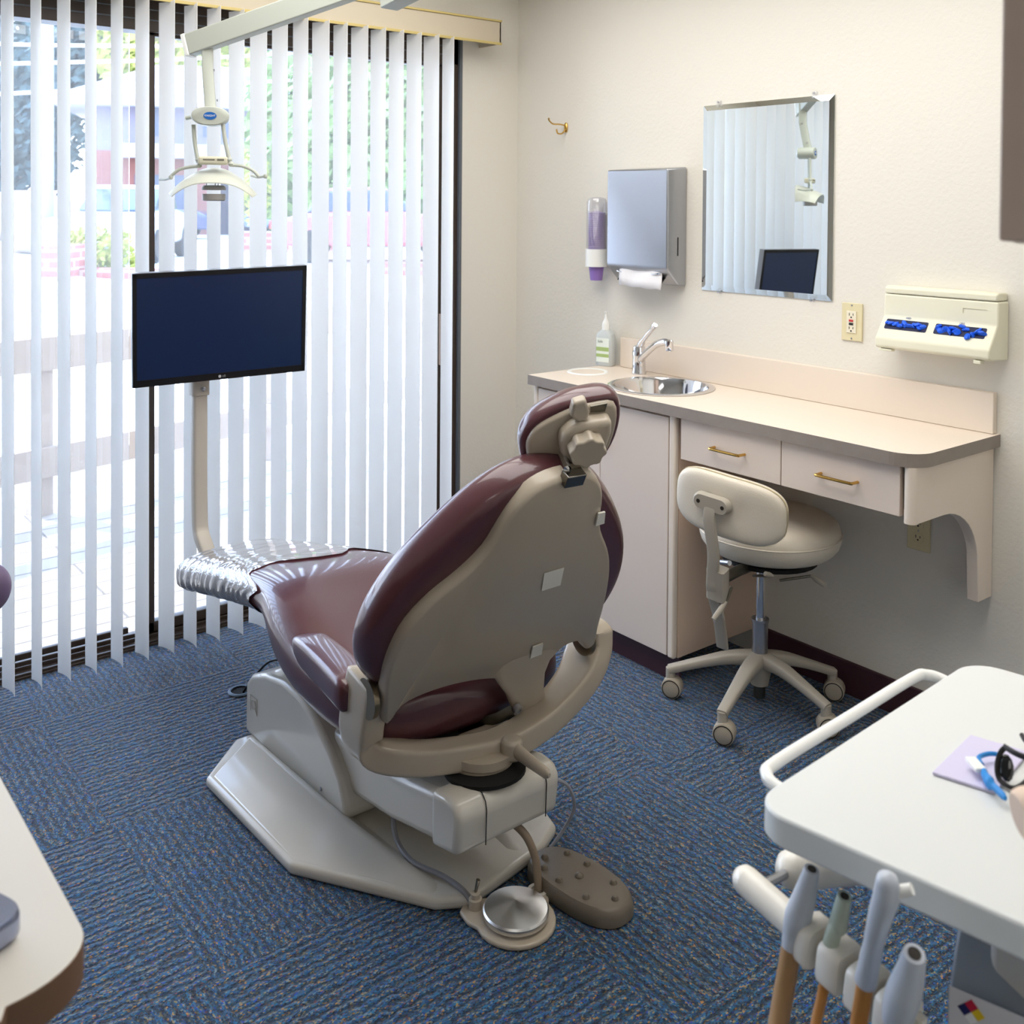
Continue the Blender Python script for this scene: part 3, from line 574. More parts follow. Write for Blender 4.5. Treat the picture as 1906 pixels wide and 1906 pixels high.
for v, ul, ur, n_ in ((1190, 948, 1040, .022), (1215, 930, 1040, .026), (1240, 926, 1016, .031), (1262, 936, 1007, .037), (1285, 950, 1006, .044), (1302, 956, 1008, .050), (1313, 960, 1002, .053), (1321, 965, 991, .054), (1326, 971, 982, .053)):
    c_ = ray_on((ul+ur)/2, v, n_); hw2 = (ray_on(ur, v, n_)-ray_on(ul, v, n_)).length/2; rs.append(superell(c_-bn*.006, bw, bn, hw2, .017, 4, 20))
b.rings(rs).build('shell_tab', SHELL, ch)
for s in (-1, 1):
    pc = B(-.03+s*.262, .012, .0)
    MB().lathe([(.034, 0), (.040, .003), (.041, .010), (.041, .015)], pc-bw*(s*-.005)+bk*-.004, bw*s, 28).build('pivot_ring', mat('ring_bronze', (128, 116, 96), .3, .8), ch)
MB().lathe([(.012, 0), (.012, .012), (.006, .012), (.006, .008)], ray_on(961, 1316, .062), bn, 16).build('hinge_bolt', STEEL, ch)
b = MB(); b.tube([ray_on(961, 1318, .055), ray_on(928, 1336, .05), ray_on(898, 1345, .03)], .013, 8, flat=.6); b.build('linkage_bar', DSTEEL, ch)
lv = V((1.70, -1.365, .312)); b = MB(); b.tube([lv, lv+V((.03, 0, -.003)), lv+V((.08, .002, -.008)), lv+V((.112, .003, -.010)), lv+V((.122, .003, -.010))], [.018, .0165, .0135, .012, .005], 14, flat=.7); b.build('recline_lever', SHELL, ch)
MB().lathe([(.02, -.025), (.024, -.02), (.024, .012), (.018, .018)], lv, Z, 20).build('lever_hub', SHELL, ch, bevel=.002)
# headrest
HO = V((1.865, -1.36, 1.02)); ht_ = R(-25); hl = R(30); hw_ = V((-math.sin(ht_), math.cos(ht_), 0)); hk = V((math.cos(ht_), math.sin(ht_), 0)); hL = hk*math.sin(hl)+Z*math.cos(hl); hn = hk*math.cos(hl)-Z*math.sin(hl)
def Hd(w_, l_, n_): return HO+hw_*w_+hL*l_+hn*n_
hpoly = spline2([(-.083, -.034), (-.079, .001), (-.058, .03), (-.005, .063), (.038, .076), (.085, .077), (.10, .02), (.092, -.055), (.062, -.09), (.021, -.102), (-.02, -.108), (-.064, -.088)], 3)
hcx, hcy = .012, -.012
def hs2(s, g=0):
    return [(hcx+(a-hcx)*s+g*(a-hcx)/math.hypot(a-hcx, c-hcy), hcy+(c-hcy)*s+g*(c-hcy)/math.hypot(a-hcx, c-hcy)) for a, c in hpoly]
b = MB(); rs = []
for n_, s, g in ((-.078, .5, 0), (-.074, .75, 0), (-.062, .92, 0), (-.04, 1.0, .008), (-.018, 1.0, .013), (-.004, 1.0, .010), (.001, 1.0, .004), (.001, .93, 0)): rs.append([Hd(a, c, n_) for a, c in hs2(s, g)])
hr_ = b.rings(rs).build('headrest_cushion', MAROON, ch, sub=1)
MB().rings([[Hd(a, c, n_) for a, c in hs2(s)] for n_, s in ((-.002, .985), (.004, .985), (.010, .95), (.012, .90))]).build('headrest_shell', SHELL, ch)
def hpx(u, v, n_=.012):
    d = at(u, v, 1)-CAM; p = CAM+d*((HO+hn*n_-CAM).dot(hn)/d.dot(hn))-HO; return (p.dot(hw_), p.dot(hL))
def hbox(name, poly, n0, n1, m, bev, par=ch): return MB().prism(poly, HO, hw_, hL, hn, n0, n1).build(name, m, par, bevel=bev, seg=4)
hbox('headrest_bracket', [hpx(*p, .03) for p in ((1063, 790), (1080, 783), (1137, 775), (1136, 800), (1118, 850), (1060, 858), (1042, 838), (1040, 815), (1048, 802))], .008, .045, SHELL, .012)
hbox('bracket_slot', [hpx(*p) for p in ((1099, 756), (1130, 750), (1126, 765), (1099, 767))], .010, .0135, DSTEEL, .0)
hbox('bracket_hook', [hpx(*p, .05) for p in ((1072, 764), (1096, 757), (1103, 780), (1098, 796), (1080, 799), (1066, 788))], .010, .032, SHELL, .006)
kn = []; kc = hpx(1095, 843, .07)
for i in range(40):
    a = 2*math.pi*i/40; r_ = .036+.0028*math.cos(a*8); kn.append((r_*math.cos(a)+kc[0], r_*math.sin(a)+kc[1]))
hbox('headrest_knob', kn, .044, .074, SHELL, .004)
b = MB(); b.tube([Hd(*hpx(1046, 850, .02), .02), ray_on(1055, 876, .03), ray_on(1062, 893, .03)], .013, 12, flat=.7); b.build('headrest_post', CHROME, ch)
b = MB(); b.obox(ray_on(1066, 889, .036), bw, bL, bn, .046, .028, .024); b.build('post_clamp', mat('clamp_metal', (130, 126, 120), .22, 1), ch, bevel=.002)

# monitor on its pole
TL, TR, BL, BR = at(250, 510, 3.05), at(574, 494, 3.32), at(243, 723, 3.09), at(563, 690, 3.36)
mc = (TL+TR+BL+BR)/4; mw = (TR-TL+BR-BL)/2; mu = (TL-BL+TR-BR)/2; W_ = mw.length; mw.normalize(); mu = (mu-mw*mu.dot(mw)); H_ = mu.length; mu.normalize(); mn = mw.cross(mu)
if mn.dot(CAM-mc) < 0: mn = -mn
mo = thing('monitor', 'black flat screen monitor on a curved grey pole before the blind', 'monitor', (mc.x-.05, mc.y, .4))
def M(a, c, d): return mc+mw*a+mu*c+mn*d
b = MB(); fr = [(-W_/2, -H_/2), (W_/2, -H_/2), (W_/2, H_/2), (-W_/2, H_/2)]
rs = [[M(a*s, c*s, d) for a, c in fr] for s, d in ((.94, -.036), (1, -.02), (1, -.001))]
mbk = b.rings(rs).build('back_case', BLACK, mo, bevel=.002)
b = MB(); b.rings([[M(a, c, -.0265) for a, c in fr], [M(a*1.003, c*1.005, -.018) for a, c in fr], [M(a*1.003, c*1.005, -.002) for a, c in fr]]); b.build('silver_edge', mat('monitor_edge', (150, 150, 156), .35, .6), mo)
SCR = mat('screen_glass', (15, 38, 76), .28, spec=.6)
b = MB(); iw = .012; b.obox(M(0, H_/2-.007, .001), mw, mu, mn, W_, .014, .004); b.obox(M(0, -H_/2+.0105, .001), mw, mu, mn, W_, .021, .004); b.obox(M(-W_/2+.006, 0, .001), mw, mu, mn, .012, H_, .004); b.obox(M(W_/2-.006, 0, .001), mw, mu, mn, .012, H_, .004)
bz = b.build('bezel', mat('bezel_black', (13, 13, 16), .4), mo, smooth=False)
b = MB(); b.obox(M(0, .003, .0), mw, mu, mn, W_-.022, H_-.033, .002); b.build('screen', SCR, mo, smooth=False)
LGm = mat('logo_silver', (190, 190, 194), .4)
MB().lathe([(.0045, 0), (.0045, .0005)], M(-.008, -H_/2+.0105, .0031), mn, 16).build('round_logo', LGm, bz); text('brand_letters', 'LG', .0085, M(.005, -H_/2+.0105, .0033), mw, mu, LGm, bz)
px = .235; pts = spline([on(371, 690, 0, px), on(371, 800, 0, px), on(371, 900, 0, px), on(372, 965, 0, px+.005), on(374, 990, 0, px+.015), on(379, 1008, 0, px+.04), V((.32, -1.47, .35)), V((.40, -1.455, .345))], 5)
sweep(MB(), pts, (0, 1, 0), .045, .036, 5, 16).build('pole', MPOLE, mo)
b = MB(); sweep(b, [on(371, 700, 0, px), on(371, 735, 0, px)], (0, 1, 0), .056, .046, 5, 16); b.obox(M(0, 0, -.05)*.5+on(371, 690, 0, px)*.5, X, Y, Z, .03, .06, .12); pc = b.build('pole_collar', MPOLE, mo, bevel=.002)
MB().lathe([(.0, 0), (.006, .0), (.007, .006), (.004, .01)], on(378, 724, 0, px+.024), X, 12).build('collar_screw', STEEL, pc)

# dental lamp on its ceiling arm
lg = V((.392, -1.507, 1.735)); la = thing('dental_lamp', 'pale grey dental exam lamp hanging from a ceiling arm', 'dental lamp', lg)
Wd = V((.42, .907, 0)); Dd = V((.907, -.42, 0))      # across, and towards the room
E0 = at(372, 78, 3.13); F0 = at(770, -62, 2.95)
ad = (F0-E0).normalized(); b = MB(); s0 = E0-ad*.035
b.obox((s0+F0)/2, ad, ad.cross(Z).normalized(), ad.cross(Z).normalized().cross(ad)*-1, (F0-s0).length, .042, .066); b.build('lower_arm', LIGHTG, la, bevel=.004)
b = MB(); sc_ = ad.cross(Z).normalized(); b.obox(s0-ad*.006, ad, sc_, sc_.cross(ad)*-1, .014, .046, .07); b.build('arm_end_cap', WHITE, la, bevel=.003)
G0 = at(722, 14, 2.82); G1 = at(1050, -150, 2.35); g_ = (G1-G0).normalized(); gs = g_.cross(Z).normalized(); b = MB(); b.obox((G0+G1)/2+Z*.02, g_, gs, gs.cross(g_)*-1, (G1-G0).length, .06, .055); ca_ = thing('ceiling_arm', 'end of a second pale grey ceiling arm at the top above the blind', 'ceiling arm', (G1.x, G1.y, G1.z)); b.build('arm_beam', LIGHTG, ca_, bevel=.004)
F2 = F0-ad*.03; MB().tube([F2-Z*.035, V((F2.x, F2.y, 2.44))], .026, 20).lathe([(.08, 2.425), (.08, 2.44)], (F2.x, F2.y, 0), n=24).build('ceiling_mount', LIGHTG, la)
MB().tube([V((G1.x, G1.y, G1.z-.03)), V((G1.x, G1.y, 2.44))], .035, 20).lathe([(.09, 2.42), (.09, 2.44)], (G1.x, G1.y, 0), n=24).build('ceiling_mount', LIGHTG, ca_)
st_ = V((.362, -1.505, 1.955)); sb = lg+Z*.02
sweep(MB(), [st_+Z*.03, st_-Z*.07, sb], Dd, .036, .034, 6, 16).build('drop_stem', LIGHTG, la)
b = MB()
for q in (st_-Z*.075, sb+Z*.03): b.obox(q+Wd*.019, Wd, Dd, Z, .004, .008, .006)
b.build('stem_screws', STEEL, la)
dn = (Dd*.97+Z*-.1).normalized()
b = MB(); b.rings([superell(lg+Dd*d-Z*.0, Wd, Z, .056*s, .029*s, 2.2, 28) for d, s in ((-.045, .8), (-.04, .95), (.028, 1.0), (.034, .97), (.036, .9))]); dsc = b.build('pivot_body', LIGHTG, la)
BLUEL = mat('logo_blue', (20, 96, 176), .4)
MB().rings([superell(lg+Dd*d, Wd, Z, .019, .0115, 2, 28) for d in (.035, .0375)]).build('logo_badge', BLUEL, dsc); text('logo_name', 'KNIGHT', .0085, lg+Dd*.0382, Wd, Z, WHITE, dsc)
def LP(u, v, d=0): return at(u, v, 3.10-d)
b = MB(); b.tube(spline([LP(360, 232), LP(362, 262), LP(369, 303)], 4), .0065, 10); b.build('fork_arm', LIGHTG, la)
b = MB(); b.tube(spline([LP(415, 232), LP(419, 262), LP(427, 299)], 4), .0065, 10); b.build('fork_arm', LIGHTG, la)
b = MB(); b.tube([LP(356, 218, -.03), LP(346, 220, -.03)], .006, 8); b.build('pivot_stub', LIGHTG, la)
hc = LP(397, 299); b = MB(); b.obox(hc, Wd, Dd, Z, .088, .04, .025); hd = b.build('head_hub', mat('hub_cream', (206, 202, 180), .45), la, bevel=.007)
b = MB(); b.obox(hc+Dd*.0205-Wd*.012+Z*.002, Wd, Dd, Z, .034, .001, .004); b.obox(hc+Dd*.0205+Wd*.022+Z*.002, Wd, Dd, Z, .02, .001, .006); b.build('rating_print', mat('print_grey', (110, 108, 96), .6), hd)
b = MB()
for u, v, r_ in ((368, 297, .008), (427, 297, .009), (371, 308, .008), (430, 305, .009)): MB().lathe([(0, -r_), (r_*.7, -r_*.7), (r_, 0), (r_*.7, r_*.7), (0, r_)], LP(u, v), n=12).build('hub_joint', LIGHTG, la)
for pp, q in (([(372, 309), (352, 311), (333, 316), (318, 328)], [(318, 331), (308, 334), (297, 334)]), ([(428, 307), (450, 309), (470, 317), (482, 329)], [(494, 328), (480, 330), (468, 327)])):
    b = MB(); b.tube(spline([LP(*p) for p in pp], 4), .0052, 8); b.tube([LP(*p, -.03*i) for i, p in enumerate(q)], .004, 8)
    c_ = LP(*( (318, 330) if q[0][0] < 400 else (494, 328))); b.lathe([(0, -.0075), (.0055, -.0055), (.0075, 0), (.0055, .0055), (0, .0075)], c_, n=12); b.build('lamp_handle', LIGHTG, la)
rc_ = LP(397, 307); vs = []; ng, nh = 20, 10
for k in (0, 1):
    for i in range(ng+1):
        s = i/ng*2-1
        for j in range(nh+1):
            t = j/nh*2-1
            w_ = .128*s*(1-.10*t*t); d_ = .062*t*(1-.25*s*s); z_ = -.024*(t+1)*(1-.85*s*s)-.082*abs(s)**2.3-.006*t*t-k*.003
            vs.append(rc_+Wd*w_+Dd*d_+Z*z_)
m_ = (ng+1)*(nh+1); fs = []
ix = lambda k, i, j: k*m_+i*(nh+1)+j
for i in range(ng):
    for j in range(nh): fs += [(ix(0, i, j), ix(0, i+1, j), ix(0, i+1, j+1), ix(0, i, j+1)), (ix(1, i, j), ix(1, i, j+1), ix(1, i+1, j+1), ix(1, i+1, j))]
for i in range(ng): fs += [(ix(0, i, 0), ix(1, i, 0), ix(1, i+1, 0), ix(0, i+1, 0)), (ix(0, i, nh), ix(0, i+1, nh), ix(1, i+1, nh), ix(1, i, nh))]
for j in range(nh): fs += [(ix(0, 0, j), ix(0, 0, j+1), ix(1, 0, j+1), ix(1, 0, j)), (ix(0, ng, j), ix(1, ng, j), ix(1, ng, j+1), ix(0, ng, j+1))]
mesh('reflector', vs, fs, mat('reflector_white', (198, 200, 188), .35), la)
bc = LP(398, 352); MB().lathe([(.0, .012), (.030, .011), (.035, .006), (.035, -.003), (.0, -.003)], bc, n=28).build('bulb_cover', mat('bulb_grey', (168, 164, 158), .45), la)
MB().lathe([(.0, .0), (.034, .0), (.034, -.018), (.030, -.021), (.0, -.021)], LP(398, 361), n=28).build('bulb_cap', mat('bulb_grey', (168, 164, 158), .45), la)
b = MB()
for dx in (-.022, .004, .012): b.tube([bc+Wd*dx, bc+Wd*dx+Z*.03], .0018, 6)
b.build('bulb_posts', STEEL, la)

# ------------------------------------------------------------ rolling stool
sc0 = V((1.503, -.268, 0)); stl = thing('rolling_stool', 'cream vinyl rolling stool with backrest tucked under the drawers', 'stool', sc0)
for k, ang in enumerate((-137, -73, -1, 59, 131)):
    a = R(ang); d = V((math.cos(a), math.sin(a), 0)); sd_ = Z.cross(d); r_ = (.28, .295, .25, .245, .19)[k]
    b = MB(); pts = [sc0+Z*.135, sc0+d*r_*.3+Z*.132, sc0+d*r_*.6+Z*.112, sc0+d*r_*.95+Z*.082]
    sweep(b, spline(pts, 4), sd_, [.052, .05, .048, .046, .044, .042, .04, .038, .036, .034, .032, .031, .030], [.05, .045, .04, .037, .034, .032, .03, .028, .026, .025, .024, .024, .024], 4, 14)
    b.tube([sc0+d*r_*.93+Z*.088, sc0+d*r_*.93+Z*.045], .0145, 12)
    lg_ = b.build('base_leg', STOOLP, stl)
    ca = R((-62, -62, -45, -62, -50)[k]); cd_ = V((math.cos(ca), math.sin(ca), 0)); cp = sc0+d*r_*.93+Z.cross(cd_)*-.006+cd_*.0; wc_ = cp+V((math.cos(ca+R(90)), math.sin(ca+R(90)), 0))*.012
    wc_.z = .0315
    w1 = MB().lathe([(.0, -.022), (.024, -.022), (.030, -.018), (.031, -.007), (.031, .007), (.030, .018), (.024, .022), (.0, .022)], wc_, cd_, 24).build('caster', mat('caster_tan', (170, 160, 144), .45), stl)
    MB().lathe([(.0245, .0222), (.0268, .0222)], wc_, cd_, 24, cap=False).build('caster_groove', DARK, w1, solid=.001)
MB().lathe([(.026, .06), (.034, .10), (.036, .145), (.024, .155)], sc0, n=24).build('base_hub', STOOLP, stl)
MB().lathe([(.016, .02), (.018, .025), (.018, .07)], sc0, n=20).build('cylinder_end', DSTEEL, stl)
MB().lathe([(.0235, .15), (.0235, .245), (.026, .247), (.026, .255), (.0, .255)], sc0, n=24).build('outer_tube', STEEL, stl)
MB().lathe([(.014, .25), (.014, .45)], sc0, n=20).build('gas_lift', CHROME, stl)
# seat
sz = sc0+V((.015, .02, .043)); b = MB()
b.lathe([(.0, .405), (.12, .405), (.178, .418), (.203, .445), (.207, .475), (.2, .505), (.182, .522), (.13, .53), (.0, .532)], sz, n=44, cap=False); stc = b.build('seat_cushion', STOOLV, stl, sub=1)
MB().lathe([(.2065, .4755), (.2085, .478), (.2065, .4805)], sz, n=44, cap=False).build('seat_piping', STOOLV, stc)
MB().lathe([(.0, .392), (.14, .392), (.14, .404), (.0, .404)], sz, n=28).build('seat_plate', DARK, stl)
# backrest
bc_ = at(1351, 944, 2.77); nb = V((.22, -.965, -.08)).normalized(); wb = Z.cross(nb).normalized()*1; wb = wb if wb.x > 0 else -wb; wb = (wb+V((0, 0, -.10))).normalized(); ub = nb.cross(wb); ub = ub if ub.z > 0 else -ub
def SB(a, c, d): return bc_+wb*a+ub*c+nb*(d-.9*a*a)
ol = []
for j in range(36):
    t = 2*math.pi*j/36; x_ = math.cos(t); y_ = math.sin(t); ol.append((.166*math.copysign(abs(x_)**(2/3.6), x_), .088*math.copysign(abs(y_)**(2/3.0), y_)*(1+.0*x_)))
b = MB(); b.rings([[SB(a*s, c*s, d) for a, c in ol] for d, s in ((-.038, .6), (-.036, .85), (-.026, .96), (-.01, 1.0), (.006, .985), (.014, .93), (.018, .75), (.019, .4))]); bcu = b.build('back_cushion', STOOLV, stl, sub=1)
b = MB(); b.rings([[SB(a*1.003, c*1.003, d) for a, c in ol] for d in (-.003, .0)], cap=False); b.build('back_seam', mat('worn_seam', (196, 182, 130), .6), bcu)
mp_ = SB(-.028, .012, .02); b = MB(); b.rings([[mp_+wb*a+ub*c+nb*d for a, c in rrect(.112*s, .045*s, .022*s)] for d, s in ((0, 1), (.012, .98), (.020, .88))]); mpl = b.build('mount_plate', STOOLP, stl)
for s in (-1, 1): MB().lathe([(.0055, 0), (.0055, .002), (.003, .002)], mp_+wb*(s*.036)+nb*.019, nb, 12).build('mount_screw', SHADE, mpl)
j0 = at(1326, 1100, 2.80); j1 = at(1345, 1205, 2.86)
b = MB(); sweep(b, spline([mp_+nb*.012-ub*.0, mp_+nb*.018-ub*.045, at(1328, 1030, 2.77), at(1326, 1075, 2.79), j0, at(1338, 1150, 2.83), j1], 4), wb, .034, .012, 6, 14); b.build('back_upright', STOOLP, stl)
b = MB(); sweep(b, [at(1336, 1058, 2.79), at(1336, 1112, 2.81)], wb, .055, .04, 6, 16); hb = b.build('upright_clamp', STOOLP, stl)
b = MB(); hb2 = at(1375, 1062, 2.86); b.tube([at(1350, 1075, 2.83), hb2, sc0+Z*.42+V((0, -.05, 0)), sc0+Z*.42], .016, 10, flat=.8); b.build('tilt_bracket', DSTEEL, stl)
b = MB(); b.tube([at(1358, 1048, 2.8)+X*0, at(1340, 1046, 2.85)], .007, 10); b.build('tension_spring', STEEL, stl)
def lever(p0, p1, p2, r_=.009): 
    b = MB(); b.tube([p0, p1], .004, 8); b.build('lever_rod', DSTEEL, stl); MB().tube([p1, p1*.6+p2*.4, p2], [r_*.6, r_, r_*.85], 10, flat=.8).build('lever_paddle', STOOLP, stl)
lever(at(1362, 1092, 2.80), at(1352, 1120, 2.79), at(1328, 1153, 2.77)); lever(sc0+V((.02, -.06, .40)), at(1438, 1072, 2.86), at(1424, 1068, 2.84), .008); lever(sc0+V((.09, -.03, .40)), at(1510, 1072, 2.93), at(1536, 1090, 2.9))

# ------------------------------------------------------------ foot controls, hoses, floor grommet
SPUN = mat('spun_chrome', (215, 214, 212), .28, 1); _b = SPUN.node_tree.nodes['Principled BSDF']; _b.inputs['Anisotropic'].default_value = .9
_t = SPUN.node_tree.nodes.new('ShaderNodeTangent'); _t.direction_type = 'RADIAL'; _t.axis = 'Z'; SPUN.node_tree.links.new(_t.outputs[0], _b.inputs['Tangent'])
fd = V((1.787, -1.42, 0)); f1 = thing('round_foot_control', 'round chrome foot control on a tan plate behind the chair base', 'foot pedal', fd)
ol = [(fd.x+.083*math.cos(R(t)), fd.y+.083*math.sin(R(t))) for t in range(-110, 100, 15)]+[(1.772, -1.318), (1.750, -1.312), (1.732, -1.325), (1.730, -1.36), (1.722, -1.40), (1.695, -1.44), (1.682, -1.475), (1.70, -1.50), (1.735, -1.505)]
MB().prism(ol, (0, 0, 0), X, Y, Z, .001, .012).build('foot_plate', SHELL, f1, bevel=.004)
MB().lathe([(.0, .012), (.060, .012), (.060, .018), (.067, .019), (.068, .03), (.065, .034), (.0, .049)], fd, n=64).build('chrome_disc', SPUN, f1)
b = MB(); tp = V((1.712, -1.468, .011)); b.lathe([(.014, 0), (.014, .02), (.010, .022), (.010, .032), (.006, .034)], tp, n=16); b.build('toggle_base', SHELL, f1)
MB().tube([tp+Z*.032, tp+V((.004, .004, .06))], [.003, .0045], 8).build('toggle', mat('toggle_metal', (150, 144, 132), .3, 1), f1)
MB().lathe([(.014, .012), (.014, .016), (.022, .016), (.022, .012)], (1.753, -1.333, 0), n=20, cap=False).build('hose_ring', BASEM, f1)
f2c = V((1.80, -1.257, 0)); f2 = thing('oval_foot_control', 'flat brown oval foot control with raised round studs', 'foot pedal', f2c)
fu = V((.99, .10, 0)).normalized(); fv = Z.cross(fu)
b = MB(); b.rings([superell(f2c+Z*z, fu, fv, .127*s, .066*s, 2.5, 40) for z, s in ((.002, 1.02), (.004, 1.04), (.022, 1.03), (.034, .99), (.038, .94))]); b.build('pedal_body', PEDAL, f2)
for du, dv, rr_ in ((-.095, -.008, .007), (-.07, .038, .007), (-.07, -.036, .007), (-.015, .042, .007), (.0, -.0, .0085), (-.02, -.042, .007), (.065, .036, .007), (.055, -.04, .007), (.1, .0, .007)):
    MB().lathe([(rr_*1.15, 0), (rr_*1.1, .003), (rr_*.7, .0075), (0, .009)], f2c+fu*du+fv*dv+Z*.0375, n=14).build('stud', PEDAL, f2)
HG = mat('hose_grey', (130, 130, 134), .45); HT = mat('hose_taupe', (142, 124, 104), .5)
tag(MB().tube(spline([(1.70, -1.37, .155), (1.735, -1.352, .13), (1.752, -1.338, .08), (1.753, -1.332, .016)], 5), .0085, 10).build('foot_control_hose', HT, None), 'short tan hose from the chair arm down to the chrome foot control', 'hose')
tag(MB().tube(spline([(1.44, -1.50, .12), (1.47, -1.512, .06), (1.54, -1.515, .041), (1.62, -1.49, .040), (1.678, -1.478, .036), (1.703, -1.472, .022)], 6), .006, 8).build('toggle_hose', HG, None), 'long grey hose looping across the base plate to the toggle switch', 'hose')
tag(MB().tube(spline([(1.70, -1.265, .21), (1.72, -1.225, .19), (1.715, -1.195, .13), (1.69, -1.20, .07), (1.675, -1.238, .022)], 6), .004, 8).build('pedal_cord', mat('cord_grey', (150, 152, 160), .45), None), 'thin pale cord running down to the brown oval foot control', 'cord')
gr = V((.50, -1.455, 0)); g = thing('floor_grommet', 'round floor cable grommet with dark opening beside the chair base', 'grommet', gr)
MB().lathe([(.026, .001), (.034, .001), (.037, .004), (.033, .007), (.028, .006)], gr, n=28, cap=False).build('ring', mat('grommet_blue_grey', (120, 140, 160), .4), g); MB().lathe([(.0, .001), (.029, .001), (.029, .002), (0, .002)], gr, n=24).build('dark_opening', DARK, g)
tag(MB().tube(spline([(.515, -1.452, .004), (.55, -1.43, .06), (.60, -1.405, .115), (.66, -1.375, .125), (.70, -1.365, .09), (.75, -1.37, .05)], 5), .0035, 8).build('black_cable', BLACK, None), 'thin black cable arching from the floor grommet to the chair base', 'cable')
# ------------------------------------------------------------ delivery unit tray at the right
tz = .80; A_ = R(9.5); tu = V((math.cos(A_), math.sin(A_), 0)); tv = V((-math.sin(R(3.2)), math.cos(R(3.2)), 0)); T0 = V((2.672, -1.798, tz))
def T(a, c, d): return T0+tu*a+tv*c+Z*d
du = thing('delivery_unit', 'white topped dental delivery cart with rail and instrument holder', 'dental cart', (2.95, -1.5, 0))
rr = .045; W2, D2 = .62, .56
ol = [(rr+rr*math.cos(R(180+90*i/8)), rr+rr*math.sin(R(180+90*i/8))) for i in range(9)]+[(W2-rr+rr*math.cos(R(270+90*i/8)), rr+rr*math.sin(R(270+90*i/8))) for i in range(9)]+[(W2-rr+rr*math.cos(R(90*i/8)), D2-rr+rr*math.sin(R(90*i/8))) for i in range(9)]+[(rr+rr*math.cos(R(90+90*i/8)), D2-rr+rr*math.sin(R(90+90*i/8))) for i in range(9)]
MB().prism(ol, T(0, 0, 0), tu, tv, Z, -.036, 0).build('tray_top', TRAYW, du, bevel=.004, seg=3)
MB().tube(spline([T(.03, .075, -.02), T(-.008, .07, -.012), T(-.028, .08, -.008), T(-.034, .11, -.006), T(-.034, .28, -.006), T(-.034, .45, -.006), T(-.028, .48, -.008), T(-.008, .49, -.012), T(.03, .485, -.02)], 5), .0076, 14).build('side_rail', WHITE, du)
box('cart_body', (2.86, -1.62, .12), (3.2, -1.28, .762), mat('cart_grey', (176, 172, 166), .45), du, bevel=.01)
box('cart_base', (2.84, -1.64, .03), (3.22, -1.26, .12), mat('cart_grey', (176, 172, 166), .45), du, bevel=.01)
MB().tube([at(1822, 1735, 1.26), at(1806, 1990, 1.25)], .011, 12).build('support_strut', mat('strut_dark', (104, 98, 90), .5), du)
# swing arm below and instrument bar
IV = mat('holder_ivory', (234, 229, 218), .35, coat=.3)
k0 = at(1478, 1618, 1.32); k1 = at(1640, 1600, 1.38)
b = MB(); b.tube([k0-(k1-k0).normalized()*.0, k0+(k1-k0)*.1, k1, k1+(k1-k0).normalized()*.25], [.020, .0245, .026, .026], 20); b.lathe([(0, -.024), (.012, -.021), (.021, -.012), (.024, 0), (.021, .012)], k0, (k1-k0).normalized(), 20); b.build('swing_arm', IV, du)
b0 = at(1390, 1640, 1.27); b1 = at(1720, 1935, 1.06); bd = (b1-b0).normalized(); bs_ = bd.cross(Z).normalized(); bu = bs_.cross(bd)
b = MB(); b.tube([b0, b0+(b1-b0)*.36], .0175, 20); b.lathe([(0, -.018), (.010, -.015), (.016, -.008), (.0175, 0)], b0, bd, 20); b.build('holder_bar', IV, du)
MB().tube([k0, b0+(b1-b0)*.06], .006, 8).build('bar_pin', STEEL, du)
for i, (f0, f1_) in enumerate(((.37, .46), (.505, .62), (.66, .775), (.81, .93))):
    c0 = b0+(b1-b0)*f0; c1 = b0+(b1-b0)*f1_
    b = MB(); b.rings([superell(c, bs_, bu, .023*s, .025*s, 5, 20) for c, s in ((c0, .92), (c0+bd*.003, 1), (c1-bd*.003, 1), (c1, .92))]); b.build('holder_clip', IV, du)
b = MB(); b.obox((b0+(b1-b0)*.66)-bs_*.012, bd, bs_, bu, (b1-b0).length*.62, .012, .02); b.build('holder_spine', IV, du, bevel=.003)
def piece(name, lab, pts, rads, m, hose, hm, hr, tipm=None, extra=None):
    p = [at(u, v, t) for u, v, t in pts]; t = thing(name, lab, 'dental instrument', p[-1], 'dental handpieces in the instrument holder'); rnd_top = 'syringe' in name
    MB().tube(spline(p, 4), [rads[min(int(i/4), len(rads)-1)]*(1-(i % 4)/4)+rads[min(int(i/4)+1, len(rads)-1)]*((i % 4)/4) for i in range(4*(len(p)-1)+1)], 18).build('handle', m, t)
    ax = (p[0]-p[1]).normalized()
    if rnd_top: MB().lathe([(rads[0], -.001), (rads[0]*.95, .003), (rads[0]*.6, .0065), (0, .008)], p[0], ax, 18).build('rounded_head', m, t)
    else: MB().lathe([(0, .0), (rads[0]*.62, 0), (rads[0]*.62, .0008), (0, .0008)], p[0], ax, 16).build('tip_opening', SHADE, t)
    h_ = [at(u, v, tt) for u, v, tt in hose]; MB().tube(spline(h_, 4), hr, 12).build('hose', hm, t)
    return t
piece('suction_handpiece', 'grey suction tip nearest the bar end with thick tan hose', [(1511, 1618, 1.175), (1500, 1660, 1.18), (1486, 1705, 1.185), (1478, 1745, 1.19), (1474, 1765, 1.19)], [.0085, .0125, .0155, .0135, .012], HAND, [(1474, 1760, 1.19), (1462, 1830, 1.19), (1449, 1906, 1.18), (1438, 1990, 1.16)], TUBE, .0115)
